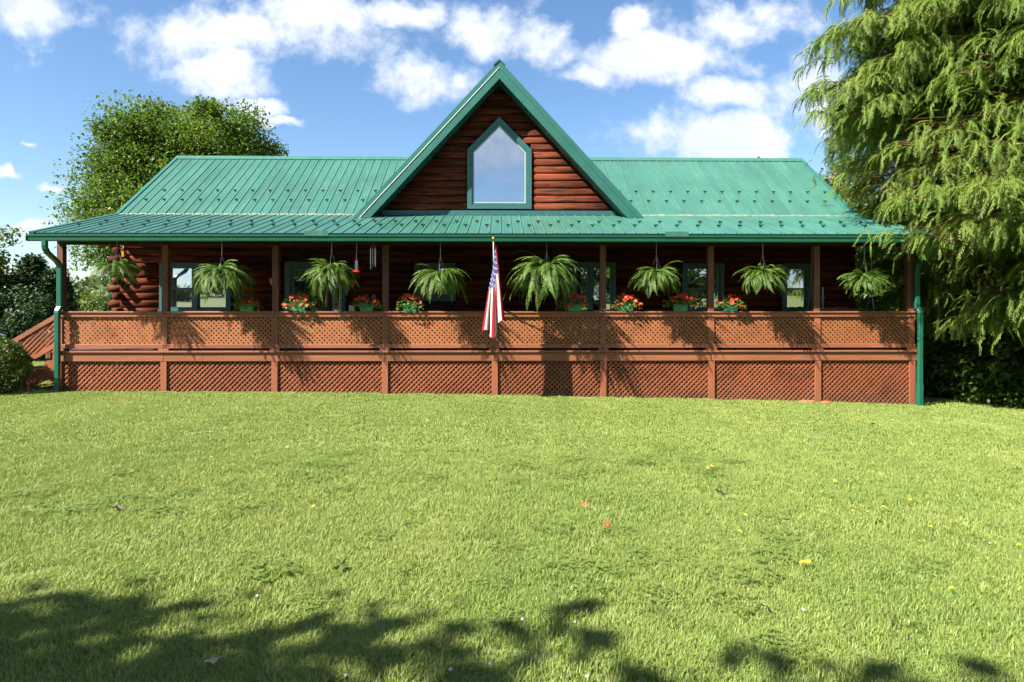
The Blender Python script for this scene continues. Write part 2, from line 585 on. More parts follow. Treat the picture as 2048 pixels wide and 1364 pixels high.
def build_ground():
    def axis(lim, n, k):
        t = np.linspace(-1, 1, n)
        return lim * np.sinh(k * t) / math.sinh(k)
    xs = axis(600, 261, 6.5)
    ys = axis(600, 261, 6.5) - 6.0
    X, Y = np.meshgrid(xs, ys)
    V = np.stack([X, Y, gz(X, Y)], -1).reshape(-1, 3)
    nx, ny = len(xs), len(ys)
    i = np.arange(ny - 1)[:, None] * nx + np.arange(nx - 1)[None, :]
    F = np.stack([i, i + 1, i + nx + 1, i + nx], -1).reshape(-1, 4)
    me = np_mesh('ground', V, F, smooth=True)
    m, N, p = new_mat('lawn_soil')
    geo = N.new('ShaderNodeNewGeometry')
    P = geo.outputs['Position']
    big = N.noise(P, 0.45, 5, 0.6)
    fine = N.noise(P, 45, 4, 0.7)
    c = N.mix(N.rng(big, 0.35, 0.65), (0.115, 0.160, 0.028), (0.155, 0.195, 0.040))
    c = N.mix(N.rng(fine, 0.35, 0.7), c, (0.080, 0.085, 0.026))
    N.put(p.inputs['Base Color'], c)
    p.inputs['Roughness'].default_value = 0.9
    bp = N.new('ShaderNodeBump')
    bp.inputs['Strength'].default_value = 0.6
    bp.inputs['Distance'].default_value = 0.03
    N.l.new(fine, bp.inputs['Height'])
    N.l.new(bp.outputs[0], p.inputs['Normal'])
    o = obj('ground', me, m, kind='structure')
    o['label'] = 'gently sloping mown lawn ground around the cabin'
    return o


build_ground()

# ------------------------------------------------------------------ the cabin
XL, XR = -9.80, 9.54              # roof ends
EY, EZ = -0.72, 3.55              # porch eave
JY, JZ = 2.44, 4.39               # porch roof meets main roof
RY, RZ = 5.69, 6.61               # main ridge
PA = math.atan2(JZ - EZ, JY - EY)
MA = math.atan2(RZ - JZ, RY - JY)
DECK = 1.005
GX = 0.10                         # gable centre
GF = 1.84                         # gable rake front plane
GT, GH, GB = 8.15, 3.63, 4.22     # rake apex height, half width, foot height
GS = (GT - GB) / GH
POSTS = [-9.63, -7.33, -4.89, -2.445, 0.0, 2.43, 4.87, 7.28, 9.43]
cabin = empty('log_cabin', (0, 0, 0))
tag(cabin, 'red log cabin with green metal roof, tall front gable and long lattice porch', 'house')
PITCH = 0.2417


def rib_panel():
    """one rib-to-rib roofing pan, unit length along y"""
    prof = [(0, 0.001), (0.012, 0.020), (0.030, 0.020), (0.042, 0.001), (0.090, 0.001), (0.096, 0.006), (0.104, 0.006),
            (0.110, 0.001), (0.162, 0.001), (0.168, 0.006), (0.176, 0.006), (0.182, 0.001), (PITCH, 0.001)]
    n = len(prof)
    mb = MB()
    vs = [(x, 0, z) for x, z in prof] + [(x, 1, z) for x, z in prof]
    fs = [(i, i + 1, n + i + 1, n + i) for i in range(n - 1)]
    vs += [(x, 0, -0.012) for x, z in prof]
    fs += [(2 * n + i, 2 * n + i + 1, i + 1, i) for i in range(n - 1)]
    mb.add(vs, fs)
    return mb.mesh('roof_panel')


PANEL = rib_panel()
PANEL.materials.append(M['roof'])


def guard_mesh():
    mb = MB()
    for (cx, cz, r) in ((-0.036, 0.070, 0.030), (0.036, 0.070, 0.030), (0.0, 0.045, 0.026)):
        poly = [(cx + r * math.cos(a), cz + r * math.sin(a)) for a in np.linspace(0, 2 * math.pi, 9)[:-1]]
        mb.prism(poly, -0.008, 0.008)
    mb.prism([(-0.012, 0.0), (0.012, 0.0), (0.008, 0.05), (-0.008, 0.05)], -0.006, 0.006)
    mb.box(-0.020, 0.020, -0.01, 0.11, 0.0, 0.008)
    return mb.mesh('snow_guard')


GUARD = guard_mesh()
GUARD.transform(Matrix.Scale(0.72, 4))
GUARD.materials.append(M['guard'])


def slope_pt(y0, z0, ang, s, h=0.0):
    return y0 + s * math.cos(ang) - h * math.sin(ang), z0 + s * math.sin(ang) + h * math.cos(ang)


def build_roofs():
    # ---- porch roof
    L = math.hypot(JY - EY, JZ - EZ)
    mb = MB()
    prof = []
    for s, h in ((0.03, -0.014), (L, -0.014), (L, -0.09), (0.03, -0.09)):
        prof.append(slope_pt(EY, EZ, PA, s, h))
    mb.add([(x, y, z) for x in (XL + 0.03, XR - 0.03) for y, z in prof],
           [(0, 1, 2, 3), (7, 6, 5, 4), (0, 4, 5, 1), (1, 5, 6, 2), (2, 6, 7, 3), (3, 7, 4, 0)])
    pr = obj('porch_roof', mb.mesh('porch_roof'), M['dark_wood'], cabin)
    n = int((XR - XL) / PITCH)
    x0 = XL
    for i in range(n):
        obj('roof_panel', PANEL, None, pr, (x0 + i * PITCH, EY, EZ), (PA, 0, 0), (1, L - 0.01, 1))
    # snow guards in two staggered rows
    rr = random.Random(4)
    for row, t in ((0, 0.30), (1, 0.5)):
        k = 0
        while True:
            x = XL + 0.30 + (2 * k + row) * PITCH + 0.13
            if x > XR - 0.25: break
            y, z = slope_pt(EY, EZ, PA, t * L, 0.003)
            obj('snow_guard', GUARD, None, pr, (x, y, z), (PA + rr.uniform(-.1, .1), 0, rr.uniform(-.12, .12)))
            k += 1
    # rake trims and drip edge
    for xs, side in ((XL, -1), (XR, 1)):
        mb = MB()
        a, b = sorted((xs - 0.02 * side - side * 0.06, xs + side * 0.025))
        q = [slope_pt(EY, EZ, PA, s, h) for s, h in ((-0.02, 0.027), (L + 0.02, 0.027), (L + 0.02, -0.13), (-0.02, -0.13))]
        mb.add([(x, y, z) for x in (a, b) for y, z in q],
               [(0, 1, 2, 3), (7, 6, 5, 4), (0, 4, 5, 1), (1, 5, 6, 2), (2, 6, 7, 3), (3, 7, 4, 0)])
        obj('rake_trim', mb.mesh('rake_trim'), M['trim'], pr)
    mb = MB()
    mb.box(XL + 0.08, XR - 0.08, EY + 0.015, EY + 0.04, EZ - 0.10, EZ - 0.016)
    obj('drip_edge', mb.mesh('drip_edge'), M['window_trim'], pr)
    # tongue and groove ceiling under the porch roof
    for i in range(22):
        s0 = 0.16 + i * (L - 0.2) / 22
        s1 = s0 + (L - 0.2) / 22 - 0.006
        q = [slope_pt(EY, EZ, PA, s, h) for s, h in ((s0, -0.094), (s1, -0.094), (s1, -0.11), (s0, -0.11))]
        mb = MB()
        mb.add([(x, y, z) for x in (XL + 0.05, XR - 0.05) for y, z in q],
               [(0, 1, 2, 3), (7, 6, 5, 4), (0, 4, 5, 1), (1, 5, 6, 2), (2, 6, 7, 3), (3, 7, 4, 0)])
        obj('ceiling_board', mb.mesh('ceiling_board'), M['dark_wood'], pr)

    # ---- main roof, front and back slope
    ML = math.hypot(RY - JY, RZ - JZ)
    mb = MB()
    for d in (1, -1):
        q = []
        for s, h in ((0.0, -0.014), (ML, -0.014), (ML, -0.12), (0.0, -0.12)):
            y, z = slope_pt(JY, JZ, MA, s, h)
            q.append((y if d > 0 else 2 * RY - y, z))
        # leave the middle free behind the gable wall
        for xa, xb in ((XL + 0.03, GX - 3.45), (GX + 3.45, XR - 0.03)) if d > 0 else ((XL + 0.03, XR - 0.03),):
            mb.add([(x, y, z) for x in (xa, xb) for y, z in q],
                   [(0, 1, 2, 3), (7, 6, 5, 4), (0, 4, 5, 1), (1, 5, 6, 2), (2, 6, 7, 3), (3, 7, 4, 0)])
    mr = obj('main_roof', mb.mesh('main_roof'), M['dark_wood'], cabin)
    for i in range(n):
        xa = XL + i * PITCH
        s0 = -0.06
        if abs(xa + PITCH / 2 - GX) < GH + 0.1:
            zin = GT - GS * max(0, abs(xa + PITCH / 2 - GX) + PITCH / 2) - 0.12
            s0 = max(0.18, (zin - JZ) / math.sin(MA))
        if s0 < ML - 0.1:
            y, z = slope_pt(JY, JZ, MA, s0, 0.0)
            obj('roof_panel', PANEL, None, mr, (xa, y, z), (MA, 0, 0), (1, ML - s0, 1))
        # back slope
        obj('roof_panel', PANEL, None, mr, (xa + PITCH, 2 * RY - JY, JZ), (MA, 0, math.pi), (1, ML, 1))
    for row, t in ((0, 0.20), (1, 0.355)):
        k = 0
        while True:
            x = XL + 0.42 + (2 * k + row) * PITCH
            k += 1
            if x > XR - 0.3: break
            y, z = slope_pt(JY, JZ, MA, t * ML, 0.003)
            if z > GT - GS * abs(x - GX) - 0.05 or abs(x - GX) > GH:
                obj('snow_guard', GUARD, None, mr, (x, y, z), (MA * 0.6 + rr.uniform(-.1, .1), 0, rr.uniform(-.12, .12)))
    mb = MB()
    for xa, xb in ((XL - 0.02, XR + 0.02),):
        q = [(RY - 0.17, RZ - 0.085), (RY, RZ + 0.045), (RY + 0.17, RZ - 0.085), (RY + 0.16, RZ - 0.105), (RY, RZ + 0.015), (RY - 0.16, RZ - 0.105)]
        m = len(q)
        mb.add([(x, y, z) for x in (xa, xb) for y, z in q],
               [(0, 1, 4, 5), (1, 2, 3, 4), (11, 10, 7, 6), (10, 9, 8, 7)] + [(i, i + m, (i + 1) % m + m, (i + 1) % m) for i in range(m)])
    obj('ridge_cap', mb.mesh('ridge_cap'), M['roof'], mr)
    for xs, side in ((XL, -1), (XR, 1)):
        for d in (1, -1):
            mb = MB()
            a, b = sorted((xs - side * 0.075, xs + side * 0.022))
            q = []
            for s, h in ((-0.03, 0.030), (ML, 0.030), (ML, -0.16), (-0.03, -0.16)):
                y, z = slope_pt(JY, JZ, MA, s, h)
                q.append((y if d > 0 else 2 * RY - y, z))
            mb.add([(x, y, z) for x in (a, b) for y, z in q],
                   [(0, 1, 2, 3), (7, 6, 5, 4), (0, 4, 5, 1), (1, 5, 6, 2), (2, 6, 7, 3), (3, 7, 4, 0)])
            obj('rake_trim', mb.mesh('rake_trim'), M['trim'], mr)
    # closure strip where the two roofs meet
    for xa, xb in ((XL + 0.1, GX - GH + 0.02), (GX + GH - 0.02, XR - 0.1)):
        mb = MB()
        k = int((xb - xa) / PITCH)
        for i in range(k):
            mb.box(xa + i * PITCH + 0.02, xa + (i + 1) * PITCH - 0.01, JY - 0.075, JY - 0.055, JZ - 0.03, JZ + 0.008 + 0.006 * (i % 3))
        obj('roof_closure', mb.mesh('roof_closure'), M['concrete'], mr)

    # ---- gable roof (cross gable)
    ga = math.atan2(GT - GB, GH)
    GL = math.hypot(GT - GB, GH)
    gr = empty('gable_roof', (0, 0, 0), cabin)
    for sd in (-1, 1):
        mb = MB()
        def pt(s, h):      # s from apex down the slope, h normal
            return GX + sd * (s * math.cos(ga) + h * math.sin(ga)), GT - s * math.sin(ga) + h * math.cos(ga)
        q = [pt(0.0, -0.02), pt(GL - 0.02, -0.02), pt(GL - 0.02, -0.10), pt(0.02, -0.10)]
        if sd > 0: q = q[::-1]
        mb.prism(q, GF + 0.04, 9.0)
        obj('roof_deck', mb.mesh('roof_deck'), M['dark_wood'], gr)
        k = 0
        while GF + 0.05 + (k + 1) * PITCH < 9.1:
            y = GF + 0.05 + k * PITCH
            mat = Matrix(((0, -sd * -math.cos(ga) * -1, 0), (0, 0, 0), (0, 0, 0)))
            o = obj('roof_panel', PANEL, None, gr)
            # local x -> +/-y, local y -> up the slope, local z -> outward normal
            ex = Vector((0, 1, 0)) if sd < 0 else Vector((0, 1, 0))
            ey = Vector((-sd * math.cos(ga), 0, math.sin(ga)))
            ez = Vector((sd * math.sin(ga), 0, math.cos(ga)))
            if ex.cross(ey).dot(ez) < 0:
                ex = -ex
                yy = y + PITCH
            else:
                yy = y
            x, z = pt(GL, 0.0)
            mw = Matrix((ex, ey * (GL - 0.03), ez)).transposed().to_4x4()
            mw.translation = (x, yy, z)
            o.matrix_world = mw
            k += 1
        # rake: metal edge, pale bead, fascia, soffit
        mb = MB()
        q = [pt(-0.02, 0.035), pt(GL + 0.03, 0.035), pt(GL + 0.03, -0.075), pt(0.07, -0.075)]
        q[0] = (GX, GT + 0.05)
        q[3] = (GX, GT - 0.075 / math.cos(ga))
        if sd > 0: q = q[::-1]
        mb.prism(q, GF - 0.03, GF + 0.06)
        obj('rake_edge', mb.mesh('rake_edge'), M['trim'], gr)
        mb = MB()
        q = [pt(0, -0.076), pt(GL + 0.02, -0.076), pt(GL + 0.02, -0.090), pt(0, -0.090)]
        q[0] = (GX, GT - 0.076 / math.cos(ga)); q[3] = (GX, GT - 0.090 / math.cos(ga))
        if sd > 0: q = q[::-1]
        mb.prism(q, GF - 0.034, GF + 0.04)
        obj('edge_bead', mb.mesh('edge_bead'), M['white_bead'] if sd < 0 else M['trim'], gr)
        mb = MB()
        q = [pt(0, -0.091), pt(GL + 0.01, -0.091), pt(GL + 0.01, -0.275), pt(0, -0.275)]
        q[0] = (GX, GT - 0.091 / math.cos(ga)); q[3] = (GX, GT - 0.275 / math.cos(ga))
        zc = 4.235
        # cut the foot level with the porch roof
        q[1] = (GX + sd * ((GT - 0.091 / math.cos(ga) - zc) / GS), zc)
        q[2] = (GX + sd * ((GT - 0.275 / math.cos(ga) - zc) / GS), zc)
        if sd > 0: q = q[::-1]
        mb.prism(q, GF - 0.02, GF + 0.03)
        obj('fascia', mb.mesh('fascia'), M['trim'], gr)
        # ribbed soffit
        mb = MB()
        k = int((GL - 0.35) / 0.10)
        for i in range(k):
            s0 = 0.26 + i * 0.10
            a = pt(s0, -0.245); b = pt(s0 + 0.086, -0.245); c = pt(s0 + 0.086, -0.26); d = pt(s0, -0.26)
            qq = [a, b, c, d]
            if sd > 0: qq = qq[::-1]
            mb.prism(qq, GF + 0.031, JY + 0.02)
        q = [pt(0.2, -0.225), pt(GL - 0.06, -0.225), pt(GL - 0.06, -0.244), pt(0.2, -0.244)]
        if sd > 0: q = q[::-1]
        mb.prism(q, GF + 0.031, JY + 0.02)
        obj('soffit', mb.mesh('soffit'), M['trim'], gr, kind='stuff')
    mb = MB()
    q = [(GX - 0.16, GT - 0.115), (GX + 0.16, GT - 0.115), (GX, GT + 0.075)]
    mb.prism([(GX - 0.14, GT - 0.085), (GX, GT + 0.045), (GX + 0.14, GT - 0.085), (GX + 0.15, GT - 0.06), (GX, GT + 0.085), (GX - 0.15, GT - 0.06)], GF - 0.05, 9.02)
    obj('ridge_cap', mb.mesh('ridge_cap'), M['trim'], gr)


build_roofs()

LOGS = {}


def half_log(L, h=0.192, bulge=0.062, seg=7, cutl=0.0, cutr=0.0):
    """half round log facing -y; x from 0..L, bottom z=0; ends slanted by cut (x shift from bottom to top)"""
    prof = []
    for i in range(seg + 1):
        a = -1 + 2 * i / seg
        prof.append((-bulge * math.sqrt(max(0.0, 1 - (a * 0.985) ** 2)) - 0.012, 0.004 + (a + 1) / 2 * (h - 0.008)))
    prof = [(0.03, 0.004)] + prof + [(0.03, h - 0.004)]
    n = len(prof)
    mb = MB()
    vs = [(cutl * z / h, y, z) for y, z in prof] + [(L + cutr * z / h, y, z) for y, z in prof]
    fs = [(i, n + i, n + i + 1, i + 1) for i in range(n - 1)]
    fs += [tuple(range(n)), tuple(range(2 * n - 1, n - 1, -1))]
    mb.add(vs, fs)
    me = mb.mesh('log')
    for p in me.polygons:
        p.use_smooth = len(p.vertices) == 4
    me.materials.append(M['log'])
    return me


def log_course(parent, z, x0, x1, holes, y, h=0.192, cutl=0.0, cutr=0.0):
    """one course of wall, interrupted at holes [(xa,xb)]"""
    segs = [(x0, x1, cutl, cutr)]
    for a, b in holes:
        out = []
        for s0, s1, c0, c1 in segs:
            if b <= s0 or a >= s1:
                out.append((s0, s1, c0, c1))
                continue
            if a > s0 + 0.05: out.append((s0, a, c0, 0.0))
            if b < s1 - 0.05: out.append((b, s1, 0.0, c1))
        segs = out
    for s0, s1, c0, c1 in segs:
        obj('log', half_log(s1 - s0, h, 0.050, 7, c0, c1), None, parent, (s0, y, z))


WIN = dict(double=(-8.66, -6.83, 1.80, 3.13), entry=(-5.45, -3.88, 1.02, 3.16), small=(-2.10, -1.05, 2.14, 3.13),
           patio=(1.80, 3.14, 1.02, 3.16), right=(4.88, 5.98, 1.80, 3.13), far=(7.50, 8.25, 1.80, 3.13))


def build_walls():
    # front wall under the porch
    mb = MB()
    mb.box(XL + 0.05, XR - 0.05, JY + 0.034, JY + 0.20, 0.0, JZ - 0.06)
    fw = obj('front_wall', mb.mesh('front_wall'), M['dark_wood'], cabin)
    h = 0.192
    z = DECK + 0.01
    k = 0
    while z < 4.1:
        holes = [(w[0] - 0.005, w[1] + 0.005) for w in WIN.values() if z + h > w[2] + 0.02 and z < w[3] - 0.02]
        log_course(fw, z, XL + 0.12, XR - 0.08, holes, JY)
        # crossing log ends at the left corner
        if k % 2 == 0:
            m2 = MB()
            m2.tube([(0, 0, 0), (0, -0.32, 0), (0, -0.345, 0)], [0.092, 0.092, 0.078], 14)
            obj('log_end', m2.mesh('log_end', True), M['log'], fw, (XL + 0.14, JY + 0.02, z + h / 2))
        else:
            m2 = MB()
            m2.tube([(0, 0, 0), (-0.30, 0, 0), (-0.325, 0, 0)], [0.092, 0.092, 0.078], 14)
            obj('log_end', m2.mesh('log_end', True), M['log'], fw, (XL + 0.14, JY + 0.03, z + h / 2))
        z += h
        k += 1
    # side and back walls, plain inside
    mb = MB()
    for xa, xb in ((XL + 0.05, XL + 0.25), (XR - 0.25, XR - 0.05)):
        mb.add([(x, y, zz) for x in (xa, xb) for y, zz in ((JY + 0.21, 0.0), (2 * RY - JY, 0.0), (2 * RY - JY, JZ - 0.1), (RY, RZ - 0.14), (JY + 0.21, JZ - 0.02))],
               [(0, 1, 2, 3, 4), (9, 8, 7, 6, 5), (0, 5, 6, 1), (1, 6, 7, 2), (2, 7, 8, 3), (3, 8, 9, 4), (4, 9, 5, 0)])
    mb.box(XL + 0.26, XR - 0.26, 2 * RY - JY - 0.2, 2 * RY - JY - 0.004, 0.0, JZ - 0.1)
    mb.prism([(GX - 3.2, JZ - 0.2), (GX + 3.2, JZ - 0.2), (GX + 3.2, GT - GS * 3.2 - 0.2), (GX, GT - 0.2), (GX - 3.2, GT - GS * 3.2 - 0.2)], 2 * RY - JY - 0.25, 2 * RY - JY - 0.21)
    obj('house_wall', mb.mesh('house_wall'), M['dark_wood'], cabin)

    # gable wall
    gw_mb = MB()
    zi = GT - 0.24 / math.cos(math.atan(GS))
    gw_mb.prism([(GX - (zi - 4.40) / GS, 4.40), (GX + (zi - 4.40) / GS, 4.40), (GX, zi)], JY + 0.034, JY + 0.20)
    gw = obj('gable_wall', gw_mb.mesh('gable_wall'), M['dark_wood'], cabin)
    z = 4.515
    wx, wh, wb, wsld, wa = GX, 0.835, 4.54, 6.08, 6.93
    while True:
        hw0 = (zi - z) / GS
        hw1 = (zi - z - h) / GS
        if hw1 < 0.02: break
        holes = []
        if z < wsld - 0.01:
            holes = [(wx - wh + 0.02, wx + wh - 0.02)]
        elif z < wa - 0.1:
            q = wh * (wa - z) / (wa - wsld)
            q = max(0.05, min(wh, q) - 0.06)
            holes = [(wx - q, wx + q)]
        log_course(gw, z, GX - hw0, GX + hw0, holes, JY, h, (zi - z) / GS - hw1, -((zi - z) / GS - hw1))
        z += h
    mb = MB()
    hb = (zi - 4.40) / GS
    mb.prism([(GX - hb + 0.06, 4.375), (GX + hb - 0.06, 4.375), (GX + hb - 0.14, 4.495), (GX - hb + 0.14, 4.495)], JY - 0.10, JY + 0.03)
    obj('base_trim', mb.mesh('base_trim'), M['window_trim'], gw)

    # pentagon window
    w = empty('gable_window', (wx, JY, 0), cabin)
    def ring(name, o, i, y0, y1, mat):
        def pent(d):
            k = (wa - wsld) / wh
            return [(-wh + d, wb + d), (wh - d, wb + d), (wh - d, wsld + d * 0.0 - d * (math.sqrt(1 + k * k) - k)), (0, wa - d * math.sqrt(1 + k * k)), (-wh + d, wsld - d * (math.sqrt(1 + k * k) - k))]
        a, b = pent(o), pent(i)
        m3 = MB()
        vs = [(x, y0, zz) for x, zz in a] + [(x, y0, zz) for x, zz in b] + [(x, y1, zz) for x, zz in a] + [(x, y1, zz) for x, zz in b]
        fs = []
        for q in range(5):
            r = (q + 1) % 5
            fs += [(q, r, 5 + r, 5 + q), (10 + r, 10 + q, 15 + q, 15 + r), (r, q, 10 + q, 10 + r), (5 + q, 5 + r, 15 + r, 15 + q)]
        m3.add(vs, fs)
        obj(name, m3.mesh(name), mat, w)
        return b
    ring('casing', 0.0, 0.115, -0.105, 0.03, M['window_trim'])
    b = ring('frame', 0.1155, 0.150, -0.085, 0.03, M['trim'])
    b = ring('sash', 0.1505, 0.178, -0.065, 0.03, M['sash'])
    m3 = MB()
    m3.prism(b, -0.05, -0.04)
    obj('pane', m3.mesh('pane'), M['glass_up'], w)


build_walls()


def bar(parent, name, x0, x1, y0, y1, z0, z1, mat, c=0.004):
    mb = MB()
    mb.box(x0, x1, y0, y1, z0, z1, c)
    return obj(name, mb.mesh(name), mat, parent)


def window_unit(key, panes, mullion=0.13, sill=True, midrail=True, drop=0.0):
    x0, x1, z0, z1 = WIN[key]
    w = empty('window', (0, 0, 0), cabin)
    y0, y1 = JY - 0.10, JY + 0.03
    c = 0.11
    T = M['window_trim']
    bar(w, 'casing', x0, x0 + c, y0, y1, z0 + c + .001, z1 - c - .001, T)
    bar(w, 'casing', x1 - c, x1, y0, y1, z0 + c + .001, z1 - c - .001, T)
    bar(w, 'casing', x0, x1, y0 - 0.004, y1, z1 - c, z1, T)
    bar(w, 'sill', x0 - 0.02, x1 + 0.02, y0 - 0.03, y1, z0, z0 + c, T)
    iw = (x1 - x0 - 2 * c - mullion * (panes - 1)) / panes
    for i in range(panes):
        a = x0 + c + i * (iw + mullion)
        b = a + iw
        if i:
            bar(w, 'mullion', a - mullion + .001, a - .001, y0 + 0.01, y1, z0 + c + .001, z1 - c - .001, T)
        s = 0.035
        sa = empty('sash', (0, 0, 0), w)
        for (xa, xb, za, zb) in ((a, a + s, z0 + c, z1 - c), (b - s, b, z0 + c, z1 - c), (a + s + .001, b - s - .001, z0 + c, z0 + c + s + .03), (a + s + .001, b - s - .001, z1 - c - s, z1 - c)):
            pass
        mb = MB()
        zm = (z0 + z1) / 2
        mb.box(a + .001, a + s, y0 + 0.04, y1, z0 + c + .001, z1 - c - .001)
        mb.box(b - s, b - .001, y0 + 0.04, y1, z0 + c + .001, z1 - c - .001)
        mb.box(a + s + .001, b - s - .001, y0 + 0.042, y1, z0 + c + .001, z0 + c + s + .04)
        mb.box(a + s + .001, b - s - .001, y0 + 0.042, y1, z1 - c - s, z1 - c - .001)
        if midrail:
            mb.box(a + s + .001, b - s - .001, y0 + 0.036, y1, zm - 0.02, zm + 0.02)
        COL.objects.unlink(sa)
        bpy.data.objects.remove(sa)
        sa = obj('sash', mb.mesh('sash'), T, w)
        rows = ((z0 + c + s + .04, zm - 0.02), (zm + 0.02, z1 - c - s)) if midrail else ((z0 + c + s + .04, z1 - c - s),)
        rr = random.Random(hash(key) % 1000 + i)
        for j, (za, zb) in enumerate(rows):
            mb = MB()
            mb.box(-(b - a) / 2 + s, (b - a) / 2 - s, -0.004, 0.004, -(zb - za) / 2, (zb - za) / 2)
            obj('pane', mb.mesh('pane'), M['glass'], sa, ((a + b) / 2, y0 + 0.07 + 0.012 * j, (za + zb) / 2), (R(0.5 - j * 1.0), 0, R(0.4 * (i - 0.5))))
    return w


window_unit('double', 2)
window_unit('small', 2, 0.09, midrail=False)
window_unit('patio', 2, 0.10, midrail=True)
window_unit('right', 1)
window_unit('far', 1)


def entry_door():
    x0, x1, z0, z1 = WIN['entry']
    d = empty('front_door', (0, 0, 0), cabin)
    d['label'] = 'glass storm door with leaded sidelight and brass handle'
    T = M['window_trim']
    y0, y1 = JY - 0.10, JY + 0.03
    bar(d, 'door_casing', x0, x0 + 0.16, y0, y1, z0, z1 - .151, T)
    bar(d, 'door_casing', x1 - 0.10, x1, y0, y1, z0, z1 - .151, T)
    bar(d, 'door_casing', x0, x1, y0 - 0.004, y1, z1 - 0.15, z1, T)
    # storm door leaf
    a, b = x0 + 0.17, -4.33
    mb = MB()
    mb.box(a, a + 0.07, y0 + 0.03, y1, z0 + .01, z1 - .16)
    mb.box(b - 0.09, b, y0 + 0.03, y1, z0 + .01, z1 - .16)
    mb.box(a + .071, b - .091, y0 + 0.032, y1, z0 + .01, z0 + .30)
    mb.box(a + .071, b - .091, y0 + 0.032, y1, z1 - .25, z1 - .16)
    lf = obj('door_leaf', mb.mesh('door_leaf'), T, d)
    mb = MB()
    mb.box(a + .071, b - .091, y0 + 0.05, y0 + 0.06, z0 + .301, z1 - .251)
    obj('pane', mb.mesh('pane'), M['glass'], lf)
    mb = MB()
    mb.box(b - 0.065, b - 0.025, y0 + 0.004, y0 + 0.03, 2.00, 2.30, 0.004)
    mb.tube([(b - 0.045, y0 + 0.002, 2.06), (b - 0.045, y0 - 0.04, 2.08), (b - 0.045, y0 - 0.04, 2.22), (b - 0.045, y0 + 0.002, 2.24)], 0.010, 8)
    obj('handle', mb.mesh('handle'), M['brass'], lf)
    # sidelight
    mb = MB()
    mb.box(b + .005, b + 0.09, y0 + 0.02, y1, z0, z1 - .151)
    obj('mullion', mb.mesh('mullion'), M['black'], d)
    sx0, sx1 = b + 0.095, x1 - 0.105
    mb = MB()
    mb.box(sx0, sx1, y0 + 0.05, y0 + 0.06, z0 + .25, z1 - .16)
    sl_ = obj('sidelight_pane', mb.mesh('pane'), M['glass'], d)
    mb = MB()
    yy = y0 + 0.042
    def came(p, q):
        mb.tube([(p[0], yy, p[1]), (q[0], yy, q[1])], 0.006, 6)
    xm = (sx0 + sx1) / 2
    for xx in (sx0 + 0.02, sx0 + 0.055, sx1 - 0.02, sx1 - 0.055):
        came((xx, z0 + .26), (xx, z1 - .17))
    for zc in (1.55, 2.05, 2.55):
        hw, hh = 0.06, 0.09
        p = [(xm - hw, zc), (xm, zc + hh), (xm + hw, zc), (xm, zc - hh)]
        for i in range(4): came(p[i], p[(i + 1) % 4])
    obj('lead_came', mb.mesh('lead_came'), M['lead'], sl_)


entry_door()


# ------------------------------------------------------------------ porch: deck, posts, rails, lattice
def clip_poly(poly, a, b, c):
    """keep a*x+b*y<=c"""
    out = []
    n = len(poly)
    for i in range(n):
        p, q = poly[i], poly[(i + 1) % n]
        dp, dq = a * p[0] + b * p[1] - c, a * q[0] + b * q[1] - c
        if dp <= 0: out.append(p)
        if (dp < 0 < dq) or (dq < 0 < dp):
            t = dp / (dp - dq)
            out.append((p[0] + t * (q[0] - p[0]), p[1] + t * (q[1] - p[1])))
    return out


def lattice(poly, pitch, lath, front_dir, y, th=0.009, seed=0):
    """crossed 45 degree laths clipped to a convex polygon in xz; front_dir +1 = '/', -1 = '\\\\' in front"""
    rr = random.Random(seed)
    mb = MB()
    s2 = math.sqrt(0.5)
    for layer, d in ((0, front_dir), (1, -front_dir)):
        nx, nz = (s2, -s2) if d > 0 else (s2, s2)
        vals = [nx * p[0] + nz * p[1] for p in poly]
        k = math.floor(min(vals) / pitch)
        while k * pitch < max(vals):
            c = k * pitch + rr.uniform(-.003, .003) + (0.3 * pitch if layer else 0)
            q = clip_poly(poly, nx, nz, c + lath / 2)
            q = clip_poly(q, -nx, -nz, -(c - lath / 2)) if q else q
            if len(q) >= 3:
                ar = sum(q[i][0] * q[(i + 1) % len(q)][1] - q[(i + 1) % len(q)][0] * q[i][1] for i in range(len(q)))
                if abs(ar) > 1e-4:
                    if ar < 0: q = q[::-1]
                    o = rr.uniform(-.0012, .0012)
                    mb.prism(q, y + layer * (th + 0.001) + o, y + layer * (th + 0.001) + th + o)
            k += 1
    return mb.mesh('lattice_panel')


